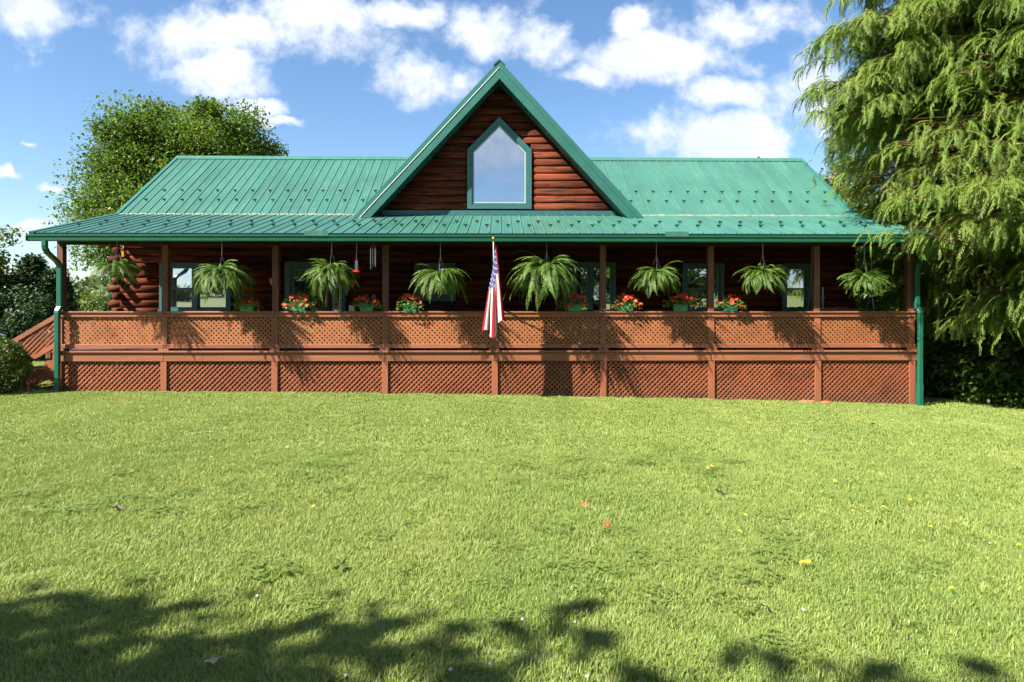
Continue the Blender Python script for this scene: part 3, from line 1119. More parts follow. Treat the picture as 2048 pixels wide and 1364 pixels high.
def build_porch():
    pd = empty('porch_deck', (0, 0, 0), cabin)
    nb = 17
    wd = (JY + 0.02 + 0.12) / nb
    for i in range(nb):
        y0 = -0.14 + i * wd
        bar(pd, 'deck_board', POSTS[0] - 0.12, POSTS[-1] + 0.12, y0, y0 + wd - 0.006, DECK - 0.038, DECK, M['deck'] if i else M['rail'], 0.004)
    for i in range(0, 8):
        xa, xb = POSTS[i], POSTS[i + 1]
        if i == 0: xa -= 0.12
        if i == 7: xb += 0.12
        bar(pd, 'fascia_board', xa + .002, xb - .002, -0.105 + 0.002 * (i % 2), -0.065, 0.775, DECK - 0.04, M['rail'], 0.004)
    for xx in (POSTS[0] - 0.11, POSTS[-1] + 0.07):
        bar(pd, 'end_board', xx, xx + 0.04, -0.06, JY - 0.2, 0.775, DECK - 0.04, M['rail'])
    # posts
    for i, x in enumerate(POSTS):
        mb = MB()
        mb.box(x - 0.070, x + 0.070, -0.045, 0.095, DECK, 3.36, 0.008)
        p = obj('porch_post', mb.mesh('porch_post'), M['post'], cabin)
        bar(p, 'post_base', x - 0.115, x + 0.115, -0.100, 0.12, DECK + .001, DECK + 0.045, M['rail'], 0.005)
        if i == 1:
            for k, ch in enumerate('906'):
                cu = bpy.data.curves.new('numeral', 'FONT')
                cu.body = ch
                cu.size = 0.135
                cu.extrude = 0.006
                cu.align_x = 'CENTER'
                tmp = bpy.data.objects.new('numeral', cu)
                COL.objects.link(tmp)
                dg = bpy.context.evaluated_depsgraph_get()
                me = bpy.data.meshes.new_from_object(tmp.evaluated_get(dg))
                COL.objects.unlink(tmp)
                bpy.data.objects.remove(tmp)
                o = obj('numeral', me, M['numeral'], p, (x - 0.01, -0.053, 2.66 - k * 0.205), (R(90), 0, 0))
                o['label'] = 'metal house number %s on the porch post' % ch
    # header beam, end beams, rafters
    hb = obj('header_beam', None)
    bpy.data.objects.remove(hb)
    for i in range(8):
        bar(cabin, 'header_beam', POSTS[i] - (0.07 if i == 0 else 0) + .002, POSTS[i + 1] + (0.07 if i == 7 else 0) - .002, -0.04, 0.09, 3.362, 3.58, M['dark_wood'])
    for x in (POSTS[0], POSTS[-1]):
        mb = MB()
        mb.add([(xx, y, z) for xx in (x - 0.05, x + 0.05) for y, z in ((0.095, 3.36), (JY - 0.1, 3.96), (JY - 0.1, 4.22), (0.095, 3.60))],
               [(0, 1, 2, 3), (7, 6, 5, 4), (0, 4, 5, 1), (1, 5, 6, 2), (2, 6, 7, 3), (3, 7, 4, 0)])
        obj('end_beam', mb.mesh('end_beam'), M['post'], cabin)
    # railing
    rl = empty('porch_railing', (0, 0, 0), cabin)
    for i in range(8):
        xa, xb = POSTS[i], POSTS[i + 1]
        if i == 0: xa -= 0.075
        if i == 7: xb += 0.075
        bar(rl, 'top_rail', xa + .002, xb - .002, -0.115, 0.03, 1.842 + 0.003 * (i % 2), 1.880 + 0.003 * (i % 2), M['rail'], 0.006)
        bar(rl, 'rail_face', xa + .002, xb - .002, -0.090, -0.048, 1.755, 1.840, M['rail'], 0.004)
        bar(rl, 'bottom_rail', xa + .002, xb - .002, -0.090 + .002 * (i % 2), -0.048, 1.060, 1.150, M['rail'], 0.004)
        x0 = POSTS[i] + 0.072
        x1 = POSTS[i + 1] - 0.072
        me = lattice([(x0 - .03, 1.10), (x1 + .03, 1.10), (x1 + .03, 1.80), (x0 - .03, 1.80)], 0.077, 0.045, -1, -0.0475, 0.009, i)
        obj('lattice_panel', me, M['lath'], rl, kind='stuff')
    for i, x in enumerate(POSTS):
        bar(rl, 'rail_post_face', x - 0.068, x + 0.068, -0.070, -0.0485, 1.152, 1.753, M['rail'], 0.004)
    # right end of the railing back to the wall
    xe = POSTS[-1]
    bar(rl, 'top_rail', xe - 0.07, xe + 0.07, 0.10, JY - 0.1, 1.842, 1.878, M['rail'])
    bar(rl, 'bottom_rail', xe - 0.02, xe + 0.02, 0.10, JY - 0.1, 1.06, 1.15, M['rail'])
    me = lattice([(0.1, 1.10), (JY - 0.1, 1.10), (JY - 0.1, 1.84), (0.1, 1.84)], 0.077, 0.050, -1, 0.0, 0.009, 40)
    obj('lattice_panel', me, M['lath'], rl, (xe + 0.01, 0, 0), (0, 0, R(90)), kind='stuff')
    # skirt
    sk = empty('porch_skirt', (0, 0, 0), cabin)
    for i in range(8):
        x0, x1 = POSTS[i] + 0.055, POSTS[i + 1] - 0.055
        za, zb = gzf(x0, 0) + 0.0, gzf(x1, 0) + 0.0
        if i < 6:
            za -= 0.05; zb -= 0.05
        me = lattice([(x0 - 0.03, za), (x1 + 0.03, zb), (x1 + 0.03, 0.80), (x0 - 0.03, 0.80)], 0.078, 0.039, 1, -0.06, 0.010, 20 + i)
        obj('lattice_panel', me, M['skirt_lath'], sk, kind='stuff')
    for i, x in enumerate(POSTS):
        bar(sk, 'skirt_post', x - 0.068, x + 0.068, -0.098, -0.0615, gzf(x, 0) - 0.06, 0.773, M['skirt_post'], 0.004)
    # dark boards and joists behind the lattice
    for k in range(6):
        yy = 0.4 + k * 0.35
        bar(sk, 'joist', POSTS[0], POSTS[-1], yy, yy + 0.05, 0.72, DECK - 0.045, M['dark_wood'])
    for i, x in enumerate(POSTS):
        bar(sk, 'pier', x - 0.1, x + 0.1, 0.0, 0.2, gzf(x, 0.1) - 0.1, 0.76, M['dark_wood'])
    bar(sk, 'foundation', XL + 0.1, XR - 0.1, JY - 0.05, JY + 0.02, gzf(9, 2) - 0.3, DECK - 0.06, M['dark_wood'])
    # side skirts
    for j, x in enumerate((POSTS[0], POSTS[-1])):
        me = lattice([(0.0, gzf(x, 1) - .05), (JY, gzf(x, 1) - .05), (JY, 0.80), (0.0, 0.80)], 0.078, 0.044, 1, 0.0, 0.010, 50 + j)
        obj('lattice_panel', me, M['skirt_lath'], sk, (x, 0, 0), (0, 0, R(90)), kind='stuff')


build_porch()


def build_gutter():
    g = empty('gutter', (0, 0, 0), cabin)
    # K-style profile (y forward is negative)
    yb = EY + 0.012
    prof = [(yb, 3.500), (yb, 3.365), (yb - 0.075, 3.365), (yb - 0.085, 3.378), (yb - 0.092, 3.440), (yb - 0.112, 3.472), (yb - 0.112, 3.500),
            (yb - 0.100, 3.500), (yb - 0.100, 3.478), (yb - 0.082, 3.444), (yb - 0.076, 3.380), (yb - 0.010, 3.376), (yb - 0.010, 3.500)]
    joints = [XL - 0.03, -3.4, 3.1, XR + 0.03]
    for a, b in zip(joints[:-1], joints[1:]):
        mb = MB()
        n = len(prof)
        mb.add([(a + .001, y, z) for y, z in prof] + [(b - .001, y, z) for y, z in prof],
               [(i, (i + 1) % n, n + (i + 1) % n, n + i) for i in range(n)] + [tuple(range(n))[::-1], tuple(range(n, 2 * n))])
        obj('gutter_length', mb.mesh('gutter_length'), M['gutter'], g)
    for a in (XL - 0.035, XR + 0.026):
        mb = MB()
        mb.box(a, a + 0.008, yb - 0.113, yb, 3.363, 3.501)
        obj('gutter_end', mb.mesh('gutter_end'), M['gutter'], g)
    for x in (-3.77, 3.89):
        mb = MB()
        mb.box(x - 0.25, x + 0.25, yb - 0.117, yb - 0.113, 3.475, 3.585, 0.0015)
        mb.box(x - 0.25, x + 0.25, yb - 0.112, yb - 0.02, 3.503, 3.507)
        obj('splash_guard', mb.mesh('splash_guard'), M['roof'], g)

    def spout(name, label, pts, xs):
        d = empty(name, (0, 0, 0), cabin)
        d['label'] = label
        def seg(nm, path, w=0.052, dp=0.040, mat=M['gutter']):
            mb = MB()
            path = [Vector(p) for p in path]
            vs, fs = [], []
            for i, p in enumerate(path):
                t = (path[min(i + 1, len(path) - 1)] - path[max(i - 1, 0)]).normalized()
                ax = Vector((1, 0, 0))
                ay = t.cross(ax).normalized()
                k = 1.0
                for (u, v) in ((-1, -.7), (-.7, -1), (.7, -1), (1, -.7), (1, .7), (.7, 1), (-.7, 1), (-1, .7)):
                    vs.append(p + ax * (u * w) + ay * (v * dp))
            for i in range(len(path) - 1):
                for k in range(8):
                    k2 = (k + 1) % 8
                    fs.append((i * 8 + k, i * 8 + k2, i * 8 + 8 + k2, i * 8 + 8 + k))
            fs += [tuple(range(8))[::-1], tuple(range(len(path) * 8 - 8, len(path) * 8))]
            mb.add(vs, fs)
            obj(nm, mb.mesh(nm), mat, d)
        for nm, path, w, dp, mat in pts:
            seg(nm, path, w, dp, mat)
        return d
    G = M['gutter']
    x = -9.50
    zg = gzf(x, -0.2)
    spout('downspout', 'green downspout at the stair end of the porch', [
        ('elbow', [(x + 0.02, EY - 0.035, 3.375), (x + 0.02, EY - 0.035, 3.28), (x + 0.015, EY - 0.02, 3.22), (x, EY + 0.08, 3.13), (x - 0.05, -0.26, 2.97), (x - 0.06, -0.17, 2.90), (x - 0.06, -0.145, 2.83)], .054, .042, G),
        ('pipe', [(x - 0.06, -0.145, 2.86), (x - 0.06, -0.145, 2.00)], .056, .044, G),
        ('offset', [(x - 0.06, -0.145, 2.02), (x - 0.06, -0.15, 1.97), (x - 0.075, -0.20, 1.89), (x - 0.075, -0.21, 1.84)], .058, .046, G),
        ('pipe', [(x - 0.075, -0.21, 1.86), (x - 0.075, -0.21, zg - 0.02)], .054, .042, G)], 0)
    x = 9.50
    zg = gzf(x, -0.2)
    spout('downspout', 'green downspout beside the feathery tree', [
        ('elbow', [(x - 0.02, EY - 0.035, 3.375), (x - 0.02, EY - 0.035, 3.28), (x, EY + 0.08, 3.13), (x, -0.26, 2.97), (x, -0.17, 2.90), (x, -0.145, 2.83)], .054, .042, G),
        ('pipe', [(x, -0.145, 2.86), (x, -0.145, 1.99)], .054, .042, G),
        ('offset', [(x, -0.145, 2.01), (x + 0.005, -0.15, 1.96), (x + 0.03, -0.20, 1.88), (x + 0.03, -0.21, 1.83)], .058, .046, G),
        ('pipe', [(x + 0.03, -0.21, 1.85), (x + 0.025, -0.21, 0.62)], .054, .042, G),
        ('pipe', [(x + 0.025, -0.21, 0.64), (x + 0.025, -0.205, 0.22)], .058, .046, G),
        ('drain_pipe', [(x + 0.025, -0.205, 0.26), (x + 0.025, -0.205, 0.20), (x + 0.02, -0.205, zg - 0.02)], .062, .058, M['gutter'])], 0)


build_gutter()


def build_stairs():
    st = empty('porch_stairs', (0, 0, 0), cabin)
    xt = POSTS[0] - 0.14
    g = gzf(-11, 0.5)
    n = 5
    rise = (DECK - g) / n
    run = 0.29
    ya, yb = 0.15, 1.75
    for i in range(1, n):
        z = DECK - i * rise
        x = xt - (i - 1) * run
        bar(st, 'tread', x - run - 0.03, x, ya, yb, z - 0.04, z, M['rail'], 0.005)
    for y in (ya - 0.045, yb + 0.005):
        mb = MB()
        poly = [(xt, DECK - 0.04)]
        for i in range(1, n):
            z = DECK - i * rise - 0.042
            x = xt - (i - 1) * run
            poly += [(x, z), (x - run, z)]
        poly += [(xt - (n - 1) * run, g - 0.05), (xt - (n - 2) * run, g - 0.05), (xt, DECK - 0.55)]
        mb.prism(poly, y, y + 0.04)
        obj('stringer', mb.mesh('stringer'), M['skirt_post'], st)
    sl_ = rise / run
    for k, y in enumerate((ya - 0.055, yb + 0.055)):
        xb = xt - 1.22
        zt0 = 1.86
        mb = MB()
        mb.prism([(xb, zt0 - 1.22 * sl_ - 0.11), (xt + 0.05, zt0 - 0.11), (xt + 0.05, zt0), (xb, zt0 - 1.22 * sl_)], y - 0.05, y + 0.02)
        obj('handrail', mb.mesh('handrail'), M['rail'], st)
        mb = MB()
        mb.prism([(xb, zt0 - 1.22 * sl_ - 0.74), (xt + 0.05, zt0 - 0.74), (xt + 0.05, zt0 - 0.63), (xb, zt0 - 1.22 * sl_ - 0.63)], y - 0.05, y - 0.005)
        obj('bottom_rail', mb.mesh('bottom_rail'), M['rail'], st)
        me = lattice([(xb, zt0 - 1.22 * sl_ - 0.70), (xt + 0.05, zt0 - 0.70), (xt + 0.05, zt0 - 0.06), (xb, zt0 - 1.22 * sl_ - 0.06)], 0.077, 0.044, 1, y - 0.03, 0.009, 70 + k)
        obj('lattice_panel', me, M['skirt_lath'], st, kind='stuff')
        xn = xb - 0.02
        nw = bar(st, 'newel_post', xn - 0.13, xn - 0.001, y - 0.08, y + 0.05, g - 0.1, zt0 - 1.22 * sl_ + 0.22, M['post'], 0.006)
        mb = MB()
        z = zt0 - 1.22 * sl_ + 0.221
        c = (xn - 0.065, y - 0.015)
        mb.add([(c[0] + sx * 0.115, c[1] + sy * 0.115, z) for sx, sy in ((-1, -1), (1, -1), (1, 1), (-1, 1))] +
               [(c[0] + sx * 0.115, c[1] + sy * 0.115, z + 0.02) for sx, sy in ((-1, -1), (1, -1), (1, 1), (-1, 1))] + [(c[0], c[1], z + 0.075)],
               [(3, 2, 1, 0), (0, 1, 5, 4), (1, 2, 6, 5), (2, 3, 7, 6), (3, 0, 4, 7), (4, 5, 8), (5, 6, 8), (6, 7, 8), (7, 4, 8)])
        obj('newel_cap', mb.mesh('newel_cap'), M['cap_blue'], st)
    # black grab bar by the corner post
    mb = MB()
    mb.tube([(POSTS[0] + 0.09, 0.30, 2.18), (POSTS[0] + 0.13, 0.26, 2.22), (POSTS[0] + 0.17, 0.22, 2.16), (POSTS[0] + 0.17, 0.22, 1.90)], 0.014, 8)
    obj('grab_bar', mb.mesh('grab_bar', True), M['black'], st)


build_stairs()

# ------------------------------------------------------------------ hanging ferns
def frond_mesh(seed, L, rise, droop, npin=22):
    """arching frond leaving the origin along +x"""
    rr = random.Random(seed)
    n = 14
    p = Vector((0, 0, 0))
    pts = [p.copy()]
    for i in range(n):
        t = (i + 0.5) / n
        e = rise + (droop - rise) * t ** 0.65
        st = L / n
        p = p + Vector((math.cos(e) * st, 0.10 * st * math.sin(t * 5 + seed), math.sin(e) * st))
        pts.append(p.copy())
    def at(t):
        f = min(t, 0.9999) * n
        i = int(f)
        return pts[i].lerp(pts[i + 1], f - i), (pts[i + 1] - pts[i]).normalized()
    V, F, Rn = [], [], []
    for i in range(0, n, 2):
        a, b = pts[i], pts[min(i + 2, n)]
        w = Vector((0, 0.004, 0))
        k = len(V)
        V += [a - w, a + w, b + w, b - w]
        F.append((k, k + 1, k + 2, k + 3))
        Rn += [0.5] * 4
    for j in range(npin):
        t = 0.10 + 0.89 * j / npin
        p, d = at(t)
        ln = 0.058 * (math.sin(math.pi * min(1, t * 0.85 + 0.16)) ** 0.7) * rr.uniform(0.85, 1.15) * (L / 0.62) ** 0.5
        wd = 0.0130
        for s in (-1, 1):
            side = d.cross(Vector((0, 0, 1))).normalized() * s
            up = side.cross(d) * s
            o = (side + d * 0.35 - Vector((0, 0, 0.28 + rr.uniform(-.15, .25)))).normalized()
            k = len(V)
            a = p + d * (-wd)
            b = p + d * wd
            m = p + o * ln * 0.55
            V += [a, m - d * wd * 0.9, p + o * ln, m + d * wd * 0.9]
            F.append((k, k + 1, k + 2, k + 3))
            q = rr.uniform(0.0, 1.0) * 0.45 + 0.45 * t
            Rn += [q] * 4
    return np_mesh('frond', np.array([v[:] for v in V]), np.array(F), np.array(Rn))


FROND = []
for i in range(10):
    me = frond_mesh(i, 0.62 + 0.03 * (i % 5), R(82 - 7.2 * i), R((-40, -52, -62, -70, -76, -80, -84, -86, -88, -89)[i]))
    me.materials.append(M['fern'])
    FROND.append(me)


def hanging_fern(x, zpot, w, hgt, n, seed, label, y=-0.48, long=0.0):
    rr = random.Random(seed)
    t = empty('hanging_fern', (x, y, zpot))
    tag(t, label, 'fern', 'hanging ferns along the porch')
    mb = MB()
    mb.lathe([(0.085, -0.10), (0.10, -0.095), (0.135, 0.06), (0.145, 0.065), (0.145, 0.09), (0.13, 0.09), (0.122, 0.07), (0.01, 0.065)], 18)
    obj('pot', mb.mesh('pot', True), M['terracotta'], t)
    yc = 0.0
    top = 3.60 + (y - EY) * math.tan(PA) - 0.12 - zpot
    mb = MB()
    for k in range(3):
        a = k * 2.094 + 0.4
        mb.tube([(0.14 * math.cos(a), 0.14 * math.sin(a), 0.08), (0.0, 0, 0.52)], 0.0035, 5)
    z = 0.52
    while z < top - 0.03:
        mb.tube([(0.008, 0, z), (-0.006, 0.004, z + 0.03), (0.008, 0, z + 0.06)], 0.0045, 5)
        z += 0.06
    obj('hanger', mb.mesh('hanger'), M['chain'], t)
    sx = w / 1.15
    for i in range(n):
        a = i * 2.39996 + rr.uniform(-.3, .3)
        lvl = (i + 0.5) / n                 # inner upright first, then outer drooping
        me = FROND[max(0, min(9, int(lvl * 10 + rr.uniform(-1.5, 1.5))))]
        tilt = rr.uniform(-.35, .35)
        s = sx * (rr.uniform(0.42, 1.0) if rr.random() < 0.6 else rr.uniform(0.9, 1.22))
        if rr.random() < long: s *= 1.22
        ro = rr.uniform(0.0, 0.13)
        o = obj('frond', me, None, t, (ro * math.cos(a), ro * math.sin(a), 0.08))
        o.rotation_euler = Euler((rr.uniform(-.6, .6), tilt, a), 'XYZ')
        o.scale = (s, s, s * hgt)
    return t


FERN_N = 4.2
FERNS = [(-8.13, 2.63, 0.98, 0.85, 52, 'dark hanging fern by the log corner, leftmost on the porch', 0.0),
         (-5.89, 2.48, 1.14, 1.05, 66, 'broad hanging fern in front of the paired sash window', 0.0),
         (-3.53, 2.55, 1.02, 1.05, 66, 'bushy hanging fern before the front door, beside the red feeder', 0.0),
         (-1.18, 2.46, 1.00, 1.00, 62, 'pale hanging fern left of the flag, before the small window', 0.1),
         (1.13, 2.56, 1.32, 1.10, 64, 'largest hanging fern, long fronds spreading, right of the flag', 0.3),
         (3.53, 2.50, 0.94, 0.95, 60, 'hanging fern with trailing strand above two red flower boxes', 0.1),
         (5.87, 2.50, 0.96, 0.92, 60, 'round hanging fern in the next-to-last bay on the right', 0.0),
         (8.12, 2.42, 0.98, 0.72, 44, 'flat hanging fern with bare orange pot, rightmost on the porch', 0.0)]
for i, (x, z, w, hg, n, lb, lg) in enumerate(FERNS):
    hanging_fern(x, z + 0.10, w * 0.97, hg * 1.10, int(n * FERN_N), 11 + i, lb, long=lg)


# ------------------------------------------------------------------ flower boxes on the rail
def blossom_mesh(seed):
    rr = random.Random(seed)
    V, F, Rn = [], [], []
    for k in range(5):
        a = k * 1.2566 + rr.uniform(-.1, .1)
        c, s = math.cos(a), math.sin(a)
        b = len(V)
        r = 0.030 * rr.uniform(0.9, 1.1)
        def P(u, v, w): return (c * u - s * v, s * u + c * v, w)
        V += [P(0, 0, 0), P(r * 0.55, -r * 0.52, 0.006), P(r, -0.3 * r, 0.003), P(r * 1.06, 0.3 * r, 0.001), P(r * 0.55, r * 0.52, 0.007)]
        F.append((b, b + 1, b + 2, b + 3, b + 4))
        Rn += [rr.uniform(0.1, 0.9)] * 5
    return np_mesh('blossom', np.array(V), np.array(F), np.array(Rn))


BLOSS = []
for i in range(4):
    me = blossom_mesh(i)
    me.materials.append(M['petal'])
    BLOSS.append(me)


def leaf_quads(rr, n, fpos, size, flat=0.5):
    """n small rhombic leaves at positions from fpos()"""
    BV = np.array([(0, 0, 0), (0.5, -0.32, 0.04), (1, 0, -0.05), (0.5, 0.32, 0.04)], float)
    BF = np.array([(0, 1, 2, 3)])
    T = np.array([fpos() for _ in range(n)])
    az = rr.uniform(0, 2 * np.pi, n)
    ti = rr.normal(0.15, flat, n)
    ro = rr.normal(0, flat, n)
    sc = size * rr.uniform(0.7, 1.3, n)
    Mx = rotz(az) @ roty(ti) @ rotx(ro) * sc[:, None, None]
    V, F = tile(BV, BF, Mx, T)
    return V, F, np.repeat(rr.uniform(0, 1, n), 4)


def flower_box(x, seed, spread, nb, label, hgt=1.0):
    rr = np.random.default_rng(seed)
    t = empty('flower_box', (x, -0.060, 1.884))
    t.rotation_euler = (0, 0, rr.uniform(-.05, .05))
    tag(t, label, 'planter', 'flower boxes on the porch rail')
    mb = MB()
    a, b, h = 0.135, 0.165, 0.145
    da, db = 0.06, 0.075
    vs = [(-a, -da, 0), (a, -da, 0), (a, da, 0), (-a, da, 0), (-b, -db, h), (b, -db, h), (b, db, h), (-b, db, h),
          (-b - .008, -db - .008, h), (b + .008, -db - .008, h), (b + .008, db + .008, h), (-b - .008, db + .008, h),
          (-b - .008, -db - .008, h + .016), (b + .008, -db - .008, h + .016), (b + .008, db + .008, h + .016), (-b - .008, db + .008, h + .016)]
    fs = [(3, 2, 1, 0)]
    for o in (0, 8):
        for k in range(4):
            fs.append((o + k, o + (k + 1) % 4, o + 4 + (k + 1) % 4, o + 4 + k))
    fs += [(4, 5, 9, 8), (5, 6, 10, 9), (6, 7, 11, 10), (7, 4, 8, 11), (12, 13, 14, 15)]
    mb.add(vs, fs)
    obj('planter', mb.mesh('planter'), M['planter'], t)
    def fp():
        an = rr.uniform(0, 2 * np.pi)
        r = rr.uniform(0, 1) ** 0.5
        px = spread * r * math.cos(an)
        py = 0.17 * r * math.sin(an) - 0.03
        top = 0.135 + hgt * 0.19 * (1 - r ** 2.2)
        z = rr.uniform(0.10 if r < 0.8 else 0.05, top + 0.03)
        return (px, py, z)
    V, F, Rn = leaf_quads(rr, 330, fp, 0.060, 0.6)
    obj('leaves', np_mesh('leaves', V, F, Rn), M['impatiens'], t, kind='stuff')
    k = 0
    tries = 0
    while k < nb and tries < 400:
        tries += 1
        an = rr.uniform(0, 2 * np.pi)
        r = rr.uniform(0, 1) ** 0.55
        px = spread * 0.97 * r * math.cos(an)
        py = -abs(0.17 * r * math.sin(an)) - 0.03 if rr.uniform() < 0.75 else 0.1 * r
        top = 0.150 + hgt * 0.20 * (1 - r ** 2.2)
        z = top + rr.uniform(-0.05, 0.035) - (0.06 * rr.uniform() if r > 0.8 else 0)
        o = obj('blossom', BLOSS[k % 4], None, t, (px, py, z))
        o.rotation_euler = Euler((R(60) + rr.uniform(-.5, .4), rr.uniform(-.5, .5), rr.uniform(-.7, .7)), 'XYZ')
        s = rr.uniform(1.0, 1.5)
        o.scale = (s, s, s)
        k += 1


BOXES = [(-5.50, 0.31, 9, 'sparse flower box under the fern at the paired window, leftmost', 0.8),
         (-4.36, 0.36, 20, 'flower box in front of the glass front door', 1.0),
         (-2.85, 0.33, 22, 'flower box below the red hummingbird feeder', 1.05),
         (-1.89, 0.32, 20, 'flower box left of the flag below the small window', 1.05),
         (1.79, 0.36, 20, 'flower box under the largest fern, right of the flag', 1.15),
         (2.95, 0.36, 24, 'flower box with a blossom hanging over the rail edge', 1.15),
         (4.17, 0.42, 28, 'widest flower box, dense orange blooms, below a hanging fern', 1.2),
         (5.30, 0.36, 20, 'flower box right of the others, rightmost on the rail', 1.0)]
for i, (x, sp, nb, lb, hg) in enumerate(BOXES):
    flower_box(x, 30 + i, sp, nb, lb, hg)


# ------------------------------------------------------------------ flag
def build_flag():
    t = empty('flag', (0.0, -0.05, 1.95))
    tag(t, 'furled striped flag on a slanted pole at the centre porch post', 'flag')
    base = Vector((0.0, -0.03, 0.02))
    tip = Vector((-0.02, -1.18, 1.40))
    mb = MB()
    mb.tube([base, base.lerp(tip, 0.5), tip], [0.014, 0.013, 0.012], 10)
    obj('pole', mb.mesh('pole', True), simple('pale_flag_pole', (0.55, 0.50, 0.42), 0.4, 0, 0.1), t)
    d = (tip - base).normalized()
    mb = MB()
    for k in range(9):
        pass
    prof = [(0.006, -0.02), (0.022, -0.015), (0.022, 0.0), (0.010, 0.008), (0.024, 0.022), (0.030, 0.042), (0.022, 0.062), (0.004, 0.072)]
    mb.lathe(prof, 14)
    f = obj('finial', mb.mesh('finial', True), M['brass'], t, tip)
    f.rotation_euler = d.to_track_quat('Z', 'Y').to_euler()
    mb = MB()
    mb.tube([base - d * 0.02, base + d * 0.13], 0.022, 10)
    mb.box(-0.035, 0.035, -0.008 - 0.03, 0.004, -0.06, 0.10, 0.004)
    obj('bracket', mb.mesh('bracket'), M['white_paint'], t)
    # the cloth hangs in folds below the outer half of the pole
    nu, nv = 66, 60
    V, F, mi = [], [], []
    for j in range(nv + 1):
        v = j / nv
        for i in range(nu + 1):
            u = i / nu
            hp = base.lerp(tip, 0.97 - 0.40 * u * (1 - 0.0 * v))        # hoist point on the pole
            drop = v * (1.78 - 0.30 * abs(u - 0.45) - 0.10 * math.sin(u * 9))
            wide = 0.030 + 0.205 * v ** 0.85
            fold = math.sin(u * 17.0 + 0.8 * v) * (0.5 + 0.5 * v)
            x = hp.x - (u - 0.52) * 2.0 * wide + 0.09 * wide * fold - 0.02 * v
            gather = 1 - 0.80 * v ** 0.6
            ym = base.lerp(tip, 0.78).y
            y = ym + (hp.y - ym) * gather + 0.05 * v * math.cos(u * 17.0 + 1.2 * v)
            zt = hp.z * (1 - v) + (tip.z - 0.10) * v if False else hp.z
            z = hp.z * (1 - v) + (1.30 - drop) * v if False else (hp.z - drop * (0.62 + 0.38 * hp.z / tip.z))
            V.append((x, y, z))
    def idx(i, j): return j * (nu + 1) + i
    for j in range(nv):
        for i in range(nu):
            F.append((idx(i, j), idx(i + 1, j), idx(i + 1, j + 1), idx(i, j + 1)))
            st = int(i / nu * 8.99)
            vv = (j + 0.5) / nv
            mi.append(2 if (vv < 0.36 and i > nu * 0.12) else st % 2)
    me = bpy.data.meshes.new('cloth')
    me.from_pydata(V, [], F)
    uv = me.uv_layers.new(name='UVMap')
    for p in me.polygons:
        for li in p.loop_indices:
            vi = me.loops[li].vertex_index
            uv.data[li].uv = ((vi % (nu + 1)) / nu, (vi // (nu + 1)) / nv)
    red = foliage('flag_red', (0.24, 0.005, 0.014), (0.27, 0.006, 0.016), (0.30, 0.007, 0.018), 0.25, 0.8)
    wht = foliage('flag_white', (0.44, 0.43, 0.42), (0.47, 0.46, 0.45), (0.50, 0.49, 0.48), 0.25, 0.8)
    blu, N, p = new_mat('flag_blue')
    uvn = N.new('ShaderNodeUVMap')
    sp = N.new('ShaderNodeSeparateXYZ')
    N.l.new(uvn.outputs[0], sp.inputs[0])
    # rows of star-sized dots, staggered
    a = N.math('MULTIPLY', sp.outputs[0], 6.0)
    b = N.math('MULTIPLY', sp.outputs[1], 26.0)
    row = N.math('FLOOR', b)
    a2 = N.math('ADD', a, N.math('MULTIPLY', N.math('MODULO', row, 2.0), 0.5))
    fa = N.math('SUBTRACT', N.math('FRACT', a2), 0.5)
    fb = N.math('SUBTRACT', N.math('FRACT', b), 0.5)
    r2 = N.math('ADD', N.math('MULTIPLY', fa, fa), N.math('MULTIPLY', fb, fb))
    star = N.math('LESS_THAN', r2, 0.035)
    N.put(p.inputs['Base Color'], N.mix(star, (0.016, 0.022, 0.110), (0.45, 0.45, 0.47)))
    p.inputs['Roughness'].default_value = 0.8
    for m in (red, wht, blu): me.materials.append(m)
    me.polygons.foreach_set('material_index', mi)
    me.polygons.foreach_set('use_smooth', [True] * len(F))
    me.update()
    obj('cloth', me, None, t)


build_flag()


